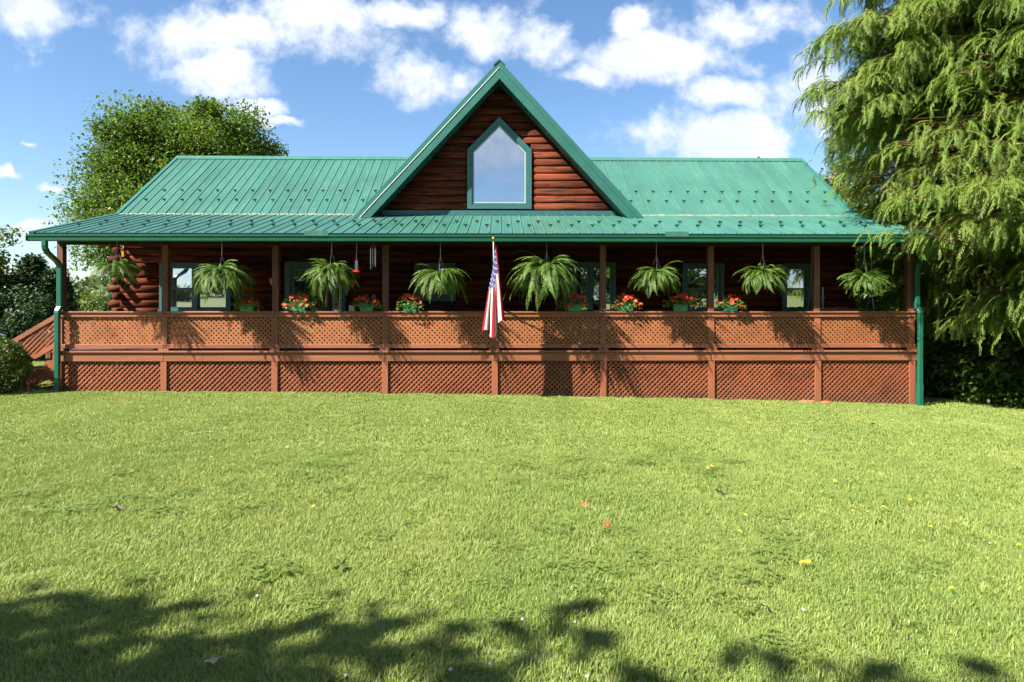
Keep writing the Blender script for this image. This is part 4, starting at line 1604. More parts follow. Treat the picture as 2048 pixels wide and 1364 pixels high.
# ------------------------------------------------------------------ small porch things
def build_small():
    # hummingbird feeder
    y = -0.46
    ztop = 3.60 + (y - EY) * math.tan(PA) - 0.10
    t = empty('hummingbird_feeder', (-3.0, y, 2.70))
    tag(t, 'red hummingbird feeder with glass bottle hanging on a wire', 'bird feeder')
    mb = MB()
    mb.lathe([(0.004, 0.0), (0.085, 0.03), (0.095, 0.045), (0.06, 0.06), (0.03, 0.085), (0.004, 0.088)], 20)
    obj('dish', mb.mesh('dish', True), M['red_plastic'], t)
    mb = MB()
    mb.lathe([(0.034, 0.089), (0.038, 0.13), (0.031, 0.20), (0.034, 0.275), (0.02, 0.285)], 16)
    obj('bottle', mb.mesh('bottle', True), M['feeder_glass'], t)
    mb = MB()
    mb.lathe([(0.034, 0.278), (0.040, 0.284), (0.040, 0.312), (0.012, 0.325)], 16)
    obj('cap', mb.mesh('cap', True), M['red_plastic'], t)
    mb = MB()
    mb.tube([(0, 0, 0.32), (0, 0, 0.45), (0.012, 0, 0.47), (-0.01, 0, 0.50), (0.01, 0, 0.53), (0.006, 0, ztop - 2.70)], 0.004, 6)
    obj('wire', mb.mesh('wire'), M['chain'], t)
    # wind chime
    t = empty('wind_chime', (-2.66, -0.32, 2.80))
    tag(t, 'wind chime of thin metal tubes beside a porch post', 'wind chime')
    mb = MB()
    mb.lathe([(0.01, 0.50), (0.075, 0.505), (0.075, 0.525), (0.01, 0.53)], 14)
    obj('disc', mb.mesh('disc'), M['post'], t)
    zt = 3.60 + (-0.32 - EY) * math.tan(PA) - 0.10 - 2.80
    for k, (dx, ln) in enumerate(((-0.055, 0.46), (-0.02, 0.34), (0.0, 0.42), (0.048, 0.40), (0.025, 0.36))):
        mb = MB()
        yy = (-0.02, 0.05, -0.03, -0.01, 0.05)[k]
        mb.tube([(dx, yy, 0.46 - ln), (dx, yy, 0.46)], 0.010, 8)
        mb.tube([(dx, yy, 0.46), (dx, yy, 0.505)], 0.0025, 5)
        obj('tube', mb.mesh('tube'), M['terracotta'] if k == 2 else M['chain'], t)
    mb = MB()
    mb.tube([(0, 0, 0.53), (0, 0, zt)], 0.003, 5)
    obj('cord', mb.mesh('cord'), M['chain'], t)
    # wall lanterns with amber glass
    for x, y, z, lb in ((-3.69, JY - 0.12, 2.62, 'amber wall lantern right of the front door'),
                        (-5.76, JY - 0.12, 2.66, 'amber wall lantern left of the front door'),
                        (-9.42, JY - 0.35, 3.36, 'amber lamp high at the log corner of the porch')):
        t = empty('wall_lantern', (x, y, z))
        tag(t, lb, 'lantern', 'porch lanterns')
        mb = MB()
        mb.lathe([(0.045, -0.10), (0.075, 0.06), (0.07, 0.07)], 6)
        obj('lamp_glass', mb.mesh('lamp_glass'), M['amber'], t)
        mb = MB()
        mb.lathe([(0.095, 0.07), (0.10, 0.08), (0.03, 0.14), (0.008, 0.17)], 6)
        mb.lathe([(0.03, -0.13), (0.05, -0.115), (0.05, -0.10)], 6)
        mb.tube([(0, 0, 0.15), (0, 0.05, 0.19), (0, (JY - 0.06 - y), 0.12)], 0.01, 6)
        obj('lamp_frame', mb.mesh('lamp_frame'), M['black'], t)
    # small white box on the wall, pipe on the wall
    mb = MB()
    mb.box(-0.045, 0.045, -0.02, 0.02, -0.065, 0.065, 0.006)
    t = obj('wall_box', mb.mesh('wall_box'), M['white_paint'], None, (3.95, JY - 0.10, 2.37))
    tag(t, 'small white box on the dark wall under the trailing fern', 'box')
    mb = MB()
    mb.tube([(0, 0, 0), (0, 0, 1.50)], 0.022, 10)
    for z in (0.3, 1.2):
        mb.box(-0.035, 0.035, -0.028, 0.04, z, z + 0.03)
    t = obj('wall_pipe', mb.mesh('wall_pipe'), M['white_paint'], None, (8.57, JY - 0.10, DECK + .001))
    tag(t, 'thin pale vertical pipe on the wall behind a porch post', 'pipe')
    # little crate beside the flower box at the feeder
    t = empty('slatted_box', (-3.20, 0.02, 1.884))
    tag(t, 'small slatted grey box left of the flower box under the feeder', 'box')
    for k in range(4):
        mb = MB()
        mb.box(-0.062 + k * 0.034, -0.062 + k * 0.034 + 0.022, -0.02, -0.012, 0.0, 0.125, 0.002)
        obj('slat', mb.mesh('slat'), M['lead'], t)
    mb = MB()
    mb.box(-0.062, 0.062, -0.011, 0.012, 0.0, 0.115)
    obj('box', mb.mesh('box'), M['cap_blue'], t)
    # porch swing
    t = empty('porch_swing', (8.45, 1.15, 1.45))
    tag(t, 'wooden porch swing on chains in the last bay', 'swing')
    for k in range(6):
        bar(t, 'seat_slat', -0.72, 0.72, -0.25 + k * 0.085, -0.25 + k * 0.085 + 0.07, 0.0, 0.022, M['deck'])
    for k in range(12):
        x = -0.68 + k * 0.12
        mb = MB()
        mb.box(x, x + 0.08, 0.26, 0.282, 0.03, 0.44, 0.003)
        obj('back_slat', mb.mesh('back_slat'), M['deck'], t)
    mb = MB()
    top = [(-0.74, 0.42)] + [(-0.74 + 1.48 * i / 24, 0.46 + 0.07 * math.sin(math.pi * i / 24) + 0.015 * math.cos(i * 1.57)) for i in range(25)] + [(0.74, 0.42)]
    mb.prism(top[::-1], 0.235, 0.258)
    obj('back_rail', mb.mesh('back_rail'), M['rail'], t)
    for sx in (-1, 1):
        bar(t, 'arm', sx * 0.70 - 0.04, sx * 0.70 + 0.04, -0.27, 0.25, 0.24, 0.265, M['deck'])
        mb = MB()
        zt = 3.60 + (1.15 - EY) * math.tan(PA) - 0.16 - 1.45
        ym = 0.0
        mb.tube([(sx * 0.74, -0.22, 0.01), (sx * 0.74, ym, 0.95), (sx * 0.74, 0.22, 0.44)], 0.008, 6)
        mb.tube([(sx * 0.74, ym, 0.95), (sx * 0.74, ym, zt)], 0.008, 6)
        obj('chain', mb.mesh('chain'), M['chain'], t)
        bar(t, 'arm_post', sx * 0.70 - 0.025, sx * 0.70 + 0.025, -0.25, -0.21, 0.023, 0.238, M['deck'])
    # splash stone at the skirt
    mb = MB()
    rr = random.Random(2)
    for k in range(3):
        x = -0.33 + k * 0.24
        poly = [(x + 0.13 * math.cos(a) * rr.uniform(.8, 1.1), 0.045 * math.sin(a) * rr.uniform(.8, 1.1)) for a in np.linspace(0, 2 * math.pi, 9)[:-1]]
    for k, x in enumerate((6.92, 7.08, 7.42)):
        mb = MB()
        bm = bmesh.new()
        bmesh.ops.create_icosphere(bm, subdivisions=2, radius=1)
        for w in bm.verts:
            j = 1 + rr.uniform(-.12, .12)
            w.co = (w.co.x * 0.12 * j, w.co.y * 0.09 * j, w.co.z * 0.045 * j)
        me = bpy.data.meshes.new('stone')
        bm.to_mesh(me)
        bm.free()
        o = obj('stone', me, M['terracotta'], None, (x, -0.17, gzf(x, -0.17) + 0.02))
        tag(o, ('flat tan stone at the foot of the right lattice skirt', 'tan stone left of a skirt post at the lawn edge', 'reddish stone right of a skirt post at the lawn edge')[k], 'stone')


build_small()

# ------------------------------------------------------------------ trees and shrubs
LEAF_V = np.array([(0, 0, 0), (0.45, -0.30, 0.05), (1.0, 0, -0.06), (0.45, 0.30, 0.05)], float)
LEAF_F = np.array([(0, 1, 2, 3)])


def leaves_at(rg, C, size, flat=0.55, out=None):
    """a leaf at every centre in C (n,3)"""
    n = len(C)
    az = rg.uniform(0, 2 * np.pi, n) if out is None else out + rg.normal(0, 0.9, n)
    Mx = rotz(az) @ roty(rg.normal(0.25, flat, n)) @ rotx(rg.normal(0, flat, n))
    sc = size * rg.uniform(0.65, 1.35, n)
    V, F = tile(LEAF_V, LEAF_F, Mx * sc[:, None, None], C)
    return V, F


def crown_clumps(rg, n, c, rad, shell=0.55, rough=0.25):
    """clump centres through an uneven ellipsoid"""
    d = rg.normal(size=(n, 3))
    d /= np.linalg.norm(d, axis=1)[:, None]
    bump = 1 + rough * (np.sin(d[:, 0] * 5 + c[0]) * np.sin(d[:, 1] * 4 + 1) + np.sin(d[:, 2] * 6 + c[1]))
    r = (shell + (1 - shell) * rg.uniform(0, 1, n) ** 0.5) * bump
    return np.array(c) + d * r[:, None] * np.array(rad)


def broadleaf(name, label, base, trunk_h, c, rad, nclump, per, lsize, csize, seed, mat, group=None, cat='tree', trunk_r=0.25, bark='bark', flat=0.55, shell=0.5, rough=0.22, keep=None):
    rg = np.random.default_rng(seed)
    bx, by = base
    bz = gzf(bx, by)
    t = empty(name, (bx, by, bz))
    tag(t, label, cat, group)
    off = np.array([bx, by, bz])
    C = crown_clumps(rg, nclump, c, rad, shell, rough)
    if keep is not None:
        C = C[keep(C)]
    n = len(C)
    # leaves scattered round the clump centres, flattened clumps
    cs = csize * rg.uniform(0.6, 1.3, n)
    ctr = np.repeat(C, per, axis=0)
    g = np.clip(rg.normal(size=(n * per, 3)), -1.5, 1.5) * np.array([1, 1, 0.62]) * np.repeat(cs, per)[:, None] * 0.55
    L = ctr + g
    if keep is not None:
        ok = keep(L)
        L = L[ok]
    L[:, 2] = np.maximum(L[:, 2], bz + 0.03)
    V, F = leaves_at(rg, L - off, lsize, flat)
    rnd = np.repeat(np.clip(rg.normal(0.5, 0.25, len(L)), 0, 1), 4)
    obj('crown', np_mesh('crown', V, F, rnd), mat, t, kind='stuff')
    # trunk and limbs
    mb = MB()
    top = np.array([c[0], c[1], c[2] + rad[2] * 0.45]) - off
    mid = np.array([0, 0, trunk_h])
    q = [np.array([0, 0, -0.15]), mid * 0.5 + np.array([0.05, 0, 0]), mid, (mid + top) / 2 + rg.normal(0, 0.15, 3) * rad[0] * .15, top]
    mb.tube([tuple(p) for p in q], [trunk_r * 1.25, trunk_r, trunk_r * 0.85, trunk_r * 0.5, trunk_r * 0.12], 9)
    for i in range(0, n, max(1, n // 46)):
        e = C[i] - off
        f = rg.uniform(0.0, 0.75)
        s = mid + (top - mid) * f * 0.8
        m1 = s * 0.55 + e * 0.45 + np.array([0, 0, 0.10 * np.linalg.norm(e - s)])
        r0 = trunk_r * (0.42 - 0.3 * f)
        mb.tube([tuple(s), tuple(m1), tuple(e)], [r0, r0 * 0.55, r0 * 0.12], 5, False)
    obj('trunk', mb.mesh('trunk', True), M[bark], t)
    return t


# broadleaf tree behind the left end of the house
broadleaf('broadleaf_tree', 'large round broadleaf tree rising behind the left roof end', (-16.8, 22.0), 3.0, (-16.6, 22.0, 7.5), (5.4, 4.6, 5.0), 330, 600, 0.175, 1.25, 5, M['maple'], trunk_r=0.4, shell=0.5, rough=0.17)
# left edge trees
broadleaf('broadleaf_tree', 'tall open tree cut by the left picture edge', (-22.5, 10.5), 2.2, (-21.9, 10.5, 3.3), (3.2, 2.8, 2.6), 85, 230, 0.18, 0.85, 8, M['shrub'], trunk_r=0.22, shell=0.4, rough=0.3)
broadleaf('leafy_bush', 'light green bushy shrub behind the stair handrail', (-21.0, 14.5), 0.5, (-21.0, 14.5, 1.2), (2.6, 2.2, 1.9), 80, 200, 0.16, 0.6, 9, M['maple'], cat='shrub', trunk_r=0.1)
broadleaf('leafy_bush', 'dark shrub mass behind the stair newel cap', (-17.8, 9.0), 0.4, (-18.2, 9.2, 0.9), (2.6, 1.6, 1.35), 90, 200, 0.13, 0.5, 10, M['conifer'], cat='shrub', trunk_r=0.08)
broadleaf('leafy_bush', 'pale green bush seen under the porch roof by the log corner', (-18.6, 24.0), 0.5, (-18.6, 24.0, 1.6), (1.7, 1.6, 1.9), 60, 200, 0.16, 0.6, 12, M['maple'], cat='shrub', trunk_r=0.1)
broadleaf('leafy_bush', 'rounded mid green bush behind the downspout', (-20.4, 17.0), 0.5, (-20.4, 17.0, 1.0), (2.4, 1.8, 1.7), 70, 200, 0.15, 0.6, 13, M['shrub'], cat='shrub', trunk_r=0.1)


def conifer(label, base, h, r, seed, mat='conifer'):
    rg = np.random.default_rng(seed)
    bx, by = base
    bz = gzf(bx, by)
    t = empty('conifer_tree', (bx, by, bz))
    tag(t, label, 'tree', 'dark conifers left of the house')
    n = 340
    k = rg.uniform(0.02, 1, n) ** 0.8
    z = 0.2 + (h - 0.2) * k
    rr = r * (1 - k) ** 0.85 + 0.06
    a = rg.uniform(0, 2 * np.pi, n)
    q = rg.uniform(0.45, 1.05, n)
    C = np.stack([rr * q * np.cos(a), rr * q * np.sin(a), z - 0.12 * rr * q], -1)
    per = 60
    ctr = np.repeat(C, per, 0)
    L = ctr + rg.normal(size=ctr.shape) * np.array([0.16, 0.16, 0.10]) * (h / 4)
    V, F = leaves_at(rg, L, 0.12 * h / 4, 0.5, np.repeat(a, per))
    rnd = np.repeat(np.clip(rg.normal(0.45, 0.25, len(L)), 0, 1), 4)
    obj('crown', np_mesh('crown', V, F, rnd), M[mat], t, kind='stuff')
    mb = MB()
    mb.tube([(0, 0, -0.1), (0, 0, h * 0.5), (0, 0, h * 0.96)], [0.10, 0.06, 0.01], 7)
    for i in range(0, n, 8):
        mb.tube([(0, 0, z[i]), tuple(C[i])], [0.022, 0.006], 4, False)
    obj('trunk', mb.mesh('trunk', True), M['bark'], t)


conifer('dark pointed conifer left of the downspout above the handrail', (-18.9, 12.5), 4.0, 1.45, 3)
conifer('narrow dark conifer hidden by the downspout', (-17.6, 12.0), 3.4, 1.2, 4)
conifer('small dark conifer seen under the porch roof at the left', (-17.4, 16.5), 3.55, 1.5, 6)


def bald_cypress():
    rg = np.random.default_rng(77)
    bx, by = 13.9, -0.2
    bz = gzf(bx, by)
    t = empty('cypress_tree', (bx, by, bz))
    tag(t, 'huge feathery light green cypress tree beside the right porch end', 'tree')
    # spray: drooping twig with fine leaflets on both sides
    def spray(seed):
        rr = random.Random(seed)
        V, F = [], []
        n = 12
        L = 0.46
        pts = [Vector((L * (0.85 * (i / n) - 0.25 * (i / n) ** 2), 0.02 * math.sin(i * 0.7 + seed), -L * (0.10 * (i / n) + 0.62 * (i / n) ** 2))) for i in range(n + 1)]
        for i in range(1, n + 1):
            p = pts[i]
            d = (pts[i] - pts[i - 1]).normalized()
            for s in (-1, 1):
                side = Vector((0, s, 0))
                ln = 0.125 * (1 - 0.5 * i / n) * rr.uniform(0.7, 1.25)
                o = (side * rr.uniform(.45, .85) + d * 0.75 - Vector((0, 0, 0.35 + rr.uniform(0, .4)))).normalized()
                w = d.cross(o).normalized().cross(o) * 0.0085
                k = len(V)
                V += [p, p + o * ln * 0.5 - w, p + o * ln, p + o * ln * 0.5 + w]
                F.append((k, k + 1, k + 2, k + 3))
        for i in range(0, n, 3):
            w = Vector((0, 0.005, 0))
            k = len(V)
            V += [pts[i] - w, pts[i] + w, pts[i + 3] + w, pts[i + 3] - w]
            F.append((k, k + 1, k + 2, k + 3))
        return np.array([v[:] for v in V]), np.array(F)
    SP = [spray(i) for i in range(5)]
    H = 19.0
    limbs = MB()
    limbs_sec = MB()
    trunk = MB()
    trunk.tube([(0, 0, -0.3), (0.02, 0, 0.5), (0, 0, 2.5), (0.05, 0.03, 7), (0, 0, 12), (0, 0, H)], [0.60, 0.46, 0.38, 0.28, 0.16, 0.02], 14)
    T, AZ, SC, TI = [], [], [], []
    def env(z):
        return 6.6 * (1 - max(0, z - 3.5) / (H - 2.5)) ** 0.72 * (0.45 + 0.55 * min(1, max(0, z - 1.6) / 2.6))
    LM = []
    for i in range(190):
        z = 2.3 + (H - 3.0) * ((i + 0.5) / 190) ** 1.35
        az = i * 2.39996 + rg.uniform(-.3, .3)
        LM.append((z, az, env(z) * rg.uniform(0.72, 1.05) * (1 - 0.45 * max(0, -math.sin(az)) ** 2)))
    # the boughs that reach over the porch corner and the roof end
    for (x, y, z) in ((8.35, -1.7, 3.75), (8.7, -2.0, 3.35), (9.3, -2.4, 4.1), (9.0, -1.2, 4.6),
                      (7.7, 0.3, 6.6), (7.7, 0.9, 7.4), (8.0, -0.4, 5.9), (7.9, 0.0, 7.1), (8.1, 0.5, 6.2), (8.0, -0.3, 7.8), (8.2, 1.0, 8.0), (8.3, 0.2, 8.8), (8.5, -0.6, 9.4), (8.2, -0.2, 6.7), (8.6, 0.8, 9.8), (8.5, 0.4, 5.8), (8.8, 0.9, 6.8), (7.9, 0.6, 8.3), (8.4, -0.8, 7.0), (8.6, -1.4, 5.5), (9.0, 0.2, 9.3), (8.8, -0.9, 8.3), (9.4, -1.6, 6.3),
                      (10.4, -2.4, 5.4), (10.6, -2.6, 7.4),
                      (9.7, 3.0, 5.6), (9.8, 2.4, 4.9), (10.0, 4.4, 6.4), (10.2, -2.0, 8.6), (9.9, 1.4, 2.9), (10.0, 0.6, 2.2), (10.1, 2.0, 2.2)):
        dx, dy = x - bx, y - by
        LM.append((z - bz + 0.17 * math.hypot(dx, dy), math.atan2(dy, dx), math.hypot(dx, dy)))
    for (z, az, Lr) in LM:
        d = np.array([math.cos(az), math.sin(az), 0])
        up = rg.uniform(0.02, 0.16)
        n = 10
        P = []
        for k in range(n + 1):
            s = k / n
            P.append(np.array([0, 0, z]) + d * Lr * s + np.array([0, 0, Lr * (up * s - 0.26 * s * s)]) + np.array([-d[1], d[0], 0]) * 0.25 * math.sin(s * 4 + az))
        # stay out of the house
        def inside(p):
            X, Y, Z = p[0] + bx, p[1] + by, p[2] + bz
            if X < 10.25 and Z < 3.1 and Y < 0.0:
                return True
            if -0.95 < Y < 9.5 and X < 9.75:
                roof = EZ + (Y - EY) * math.tan(PA) if Y < JY else JZ + (min(Y, 2 * RY - Y) - JY) * math.tan(MA)
                return Z < roof + 0.7
            return False
        P2 = [P[0]]
        for p in P[1:]:
            if inside(p): break
            P2.append(p)
        if len(P2) < 4: continue
        P = P2
        n = len(P) - 1
        r0 = 0.035 + 0.012 * Lr
        limbs.tube([tuple(p) for p in P], [r0 * (1 - 0.9 * k / n) for k in range(n + 1)], 6, False)
        nb = int(9 + Lr * 4.6)
        for b in range(nb):
            s = 0.22 + 0.78 * (b + rg.uniform(0, 1)) / nb
            f = min(s * n, n - 1e-3)
            k = int(f)
            p0 = P[k] + (P[k + 1] - P[k]) * (f - k)
            a2 = az + rg.choice([-1, 1]) * rg.uniform(0.25, 1.35)
            bl = rg.uniform(0.55, 1.25) * (1.15 - 0.45 * s)
            d2 = np.array([math.cos(a2), math.sin(a2), 0])
            p1 = p0 + d2 * bl * 0.55 + np.array([0, 0, rg.uniform(0.02, 0.22) * bl])
            p2 = p0 + d2 * bl + np.array([0, 0, -0.14 * bl])
            if inside(p2): continue
            limbs_sec.tube([tuple(p0), tuple(p1), tuple(p2)], [0.016, 0.009, 0.003], 4, False)
            m = int(8 + bl * 10)
            for _ in range(m):
                q = rg.uniform(0.05, 1.0)
                pp = p0 + (p1 - p0) * q * 2 if q < 0.5 else p1 + (p2 - p1) * (q - 0.5) * 2
                if inside(pp + np.array([0, 0, -0.25])): continue
                T.append(pp + rg.normal(0, 0.05, 3))
                AZ.append(a2 + rg.normal(0, 0.75))
                SC.append(rg.uniform(0.7, 1.25))
                TI.append(rg.normal(0.0, 0.28))
    for _ in range(2300):
        z = 2.2 + (H - 3.8) * rg.uniform(0, 1) ** 1.5
        az = rg.uniform(0, 2 * np.pi)
        rr_ = env(z) * rg.uniform(0.0, 1.0) ** 0.4 * 1.02 * (1 - 0.45 * max(0, -math.sin(az)) ** 2)
        p2 = np.array([rr_ * math.cos(az), rr_ * math.sin(az), z])
        if inside(p2) or inside(p2 - np.array([0.3 * math.cos(az), 0.3 * math.sin(az), 0.3])): continue
        p0 = p2 - np.array([math.cos(az), math.sin(az), -0.12]) * 0.9
        limbs_sec.tube([(0, 0, z + 0.25 * rr_ * 0.3), tuple(p0), tuple(p2)], [0.02, 0.010, 0.003], 4, False)
        for _k in range(13):
            q = rg.uniform(0.0, 1.0)
            T.append(p0 + (p2 - p0) * q + rg.normal(0, 0.16, 3))
            AZ.append(az + rg.normal(0, 0.9))
            SC.append(rg.uniform(0.75, 1.25))
            TI.append(rg.normal(-0.1, 0.35))
    T = np.array(T); AZ = np.array(AZ); SC = np.array(SC); TI = np.array(TI)
    # sprays along the sun's path thinned out so the shrubs below get some sun
    hx, hy, hz = T[:, 0] + bx, T[:, 1] + by, T[:, 2] + bz
    tt = (hz - 0.8) / 1.92
    thin = (hz < 6.0) & (hx + 1.6 * tt > 11.6) & (hx + 1.6 * tt < 14.2) & (hy + tt > 0.0) & (hy + tt < 2.6) & (rg.uniform(size=len(T)) < 0.65)
    T, AZ, SC, TI = T[~thin], AZ[~thin], SC[~thin], TI[~thin]
    which = rg.integers(0, 5, len(T))
    Vs, Fs, Rs, o = [], [], [], 0
    for k in range(5):
        w = which == k
        V, F = tile(SP[k][0], SP[k][1], rotz(AZ[w]) @ roty(TI[w]) * SC[w][:, None, None], T[w])
        Vs.append(V); Fs.append(F + o); o += len(V)
        Rs.append(np.repeat(np.clip(rg.normal(0.55, 0.25, w.sum()), 0, 1), len(SP[k][0])))
    print('cypress sprays', len(T), 'faces', sum(len(f) for f in Fs))
    obj('crown', np_mesh('crown', np.vstack(Vs), np.vstack(Fs), np.concatenate(Rs)), M['cypress'], t, kind='stuff')
    obj('trunk', trunk.mesh('trunk', True), M['red_bark'], t)
    obj('limbs', limbs.mesh('limbs', True), M['red_bark'], t, kind='stuff')
    obj('twigs', limbs_sec.mesh('twigs'), M['red_bark'], t, kind='stuff')


bald_cypress()

# shrubs under and behind the cypress
for k, (x, y, r, h, lb, mt) in enumerate((
        (11.1, 2.2, 1.3, 1.6, 'dark leafy shrub just right of the porch corner', 'shrub'),
        (12.5, 1.0, 1.2, 1.5, 'broad glossy shrub below the cypress boughs', 'shrub'),
        (13.6, 0.6, 1.3, 1.5, 'sunlit yellow-green shrub at the right picture edge', 'shrub'),
        (11.6, 1.2, 0.75, 0.75, 'low weedy plant at the lawn edge by the downspout', 'maple'),
        (12.6, -0.2, 0.85, 0.6, 'low leafy plant spilling onto the lawn at the right', 'shrub'),
        (16.2, 1.4, 1.5, 1.7, 'shrub farthest right under the cypress', 'shrub'))):
    broadleaf('leafy_shrub', lb, (x, y), 0.3, (x, y, gzf(x, y) + h * 0.5), (r, r * 0.8, h * 0.62), int(60 * r), 130, 0.15 if r > 1 else 0.10, 0.42, 60 + k, M[mt], 'shrubs under the cypress', 'shrub', 0.05)
# backdrop of trees behind the cypress
broadleaf('broadleaf_tree', 'dark green tree standing behind the cypress', (19.5, 11.0), 1.5, (19.5, 11.0, 3.8), (5.0, 3.0, 4.2), 150, 220, 0.26, 1.1, 91, M['shrub'], trunk_r=0.3)
broadleaf('broadleaf_tree', 'dark green tree behind the right end of the house', (14.5, 14.0), 1.5, (14.3, 14.0, 3.0), (3.2, 2.6, 3.2), 100, 220, 0.24, 1.0, 92, M['shrub'], trunk_r=0.25)
broadleaf('broadleaf_tree', 'rusty leaved tree peeping past the right roof end', (15.2, 17.5), 1.5, (14.6, 17.0, 6.3), (2.3, 2.0, 2.6), 70, 200, 0.20, 0.8, 93, M['rust_leaf'], trunk_r=0.2)

# clipped bush at the left edge
def clipped_bush():
    rg = np.random.default_rng(15)
    bx, by = -10.65, -0.55
    bz = gzf(bx, by)
    t = empty('clipped_bush', (bx, by, bz))
    tag(t, 'round clipped evergreen bush in front of the porch stairs', 'shrub')
    n = 9000
    d = rg.normal(size=(n, 3))
    d /= np.linalg.norm(d, axis=1)[:, None]
    r = np.where(rg.uniform(size=n) < 0.8, rg.uniform(0.9, 1.02, n), rg.uniform(0.4, 0.9, n))
    r = r * (1 + 0.04 * np.sin(d[:, 0] * 9) * np.sin(d[:, 2] * 8 + d[:, 1] * 7))
    L = d * r[:, None] * np.array([0.62, 0.62, 0.62]) + np.array([0, 0, 0.60])
    L[:, 2] = np.maximum(L[:, 2], 0.03)
    V, F = leaves_at(rg, L, 0.055, 0.7)
    rnd = np.repeat(np.clip(rg.normal(0.5, 0.28, n), 0, 1), 4)
    obj('crown', np_mesh('crown', V, F, rnd), M['box_leaf'], t, kind='stuff')
    mb = MB()
    for k in range(9):
        a = k * 0.7
        mb.tube([(0.03 * math.cos(a), 0.03 * math.sin(a), -0.05), (0.2 * math.cos(a), 0.2 * math.sin(a), 0.4), (0.45 * math.cos(a), 0.45 * math.sin(a), 0.75 + 0.05 * (k % 3))], [0.025, 0.015, 0.004], 5)
    obj('stem', mb.mesh('stem'), M['bark'], t)


clipped_bush()

# trees behind the photographer whose shade reaches the lawn
broadleaf('broadleaf_tree', 'spreading shade tree behind the photographer, to the left', (-9.9, -18.1), 2.6, (-9.5, -18.1, 5.9), (3.0, 2.3, 2.6), 220, 230, 0.28, 1.0, 101, M['maple'], trunk_r=0.3, group='shade trees behind the photographer')
broadleaf('broadleaf_tree', 'taller shade tree behind the photographer, directly in front of the gable', (-6.2, -18.4), 2.6, (-6.0, -18.4, 6.0), (2.6, 2.2, 2.5), 200, 220, 0.28, 1.2, 102, M['maple'], trunk_r=0.35, group='shade trees behind the photographer')
broadleaf('broadleaf_tree', 'distant tree across the lawn, opposite the porch', (6.5, -42.0), 3.0, (6.5, -42.0, 6.5), (5.0, 4.0, 4.2), 110, 170, 0.34, 1.3, 103, M['maple'], trunk_r=0.35, group='shade trees behind the photographer')
broadleaf('broadleaf_tree', 'distant tree across the lawn, opposite the right windows', (15.0, -36.0), 3.0, (15.0, -36.0, 6.0), (5.0, 4.0, 4.2), 110, 170, 0.34, 1.3, 104, M['maple'], trunk_r=0.35, group='shade trees behind the photographer')


# far wooded hills on the horizon
def far_wood():
    rg = np.random.default_rng(3)
    n = 900
    a = rg.uniform(0, 2 * np.pi, n)
    d = rg.uniform(150, 330, n)
    X, Y = d * np.cos(a), d * np.sin(a)
    Z = gz(X, Y)
    hh = rg.uniform(4, 9, n) * np.where(np.abs(a - 2.1) < .6, 0.9, 1)
    per = 90
    C = np.stack([X, Y, Z + hh * 0.5], -1)
    g = rg.normal(size=(n * per, 3))
    g /= np.linalg.norm(g, axis=1)[:, None]
    L = np.repeat(C, per, 0) + g * rg.uniform(.7, 1.05, (n * per, 1)) * np.stack([np.repeat(hh * .6, per), np.repeat(hh * .6, per), np.repeat(hh * .55, per)], -1)
    V, F = leaves_at(rg, L, 2.2, 0.7)
    rnd = np.repeat(np.repeat(rg.uniform(0, 1, n), per) * .7 + .3 * rg.uniform(0, 1, n * per), 4)
    o = obj('far_wood', np_mesh('far_wood', V, F, rnd), M['far_leaf'], kind='stuff')
    o['label'] = 'distant wooded hills along the horizon'
    o['category'] = 'wood'


far_wood()


# ------------------------------------------------------------------ lawn
def grass_material():
    m, N, p = new_mat('grass_blade')
    at = N.new('ShaderNodeAttribute', attribute_name='rnd')
    geo = N.new('ShaderNodeNewGeometry')
    P = geo.outputs['Position']
    big = N.noise(P, 0.55, 4, 0.6)
    med = N.noise(P, 3.2, 4, 0.65)
    c = N.mix(N.rng(big, 0.36, 0.66), GRASS[0], GRASS[1])
    lane = N.noise(N.mapping(P, (1.1, 0.16, 1.0)), 1.0, 3, 0.5)
    c = N.mix(N.rng(lane, 0.48, 0.66, 0, 0.55), c, GRASS[2])
    c = N.mix(N.rng(lane, 0.42, 0.30, 0, 0.5), c, GRASS[3])
    c = N.mix(N.rng(med, 0.50, 0.78, 0, 0.7), c, GRASS[2])
    dry = N.noise(P, 1.3, 5, 0.7)
    c = N.mix(N.rng(dry, 0.62, 0.80, 0, 0.35), c, GRASS[4])
    c = N.mix(N.rng(at.outputs['Fac'], 0.0, 1.0, 0, 0.5), c, GRASS[3])
    c = N.mix(N.math('GREATER_THAN', at.outputs['Fac'], 0.93), c, GRASS[4])
    N.put(p.inputs['Base Color'], c)
    p.inputs['Roughness'].default_value = 0.55
    p.inputs['Specular IOR Level'].default_value = 0.3
    tr = N.new('ShaderNodeBsdfTranslucent')
    N.l.new(N.mix(1.0, c, (1.0, 1.0, 0.5), 'MULTIPLY'), tr.inputs[0])
    mx = N.new('ShaderNodeMixShader')
    mx.inputs[0].default_value = 0.3
    N.l.new(p.outputs[0], mx.inputs[1])
    N.l.new(tr.outputs[0], mx.inputs[2])
    N.l.new(mx.outputs[0], N.n['Material Output'].inputs[0])
    return m


GRASS = ((0.160, 0.242, 0.046), (0.226, 0.286, 0.068), (0.130, 0.208, 0.036), (0.262, 0.322, 0.085), (0.360, 0.330, 0.150))


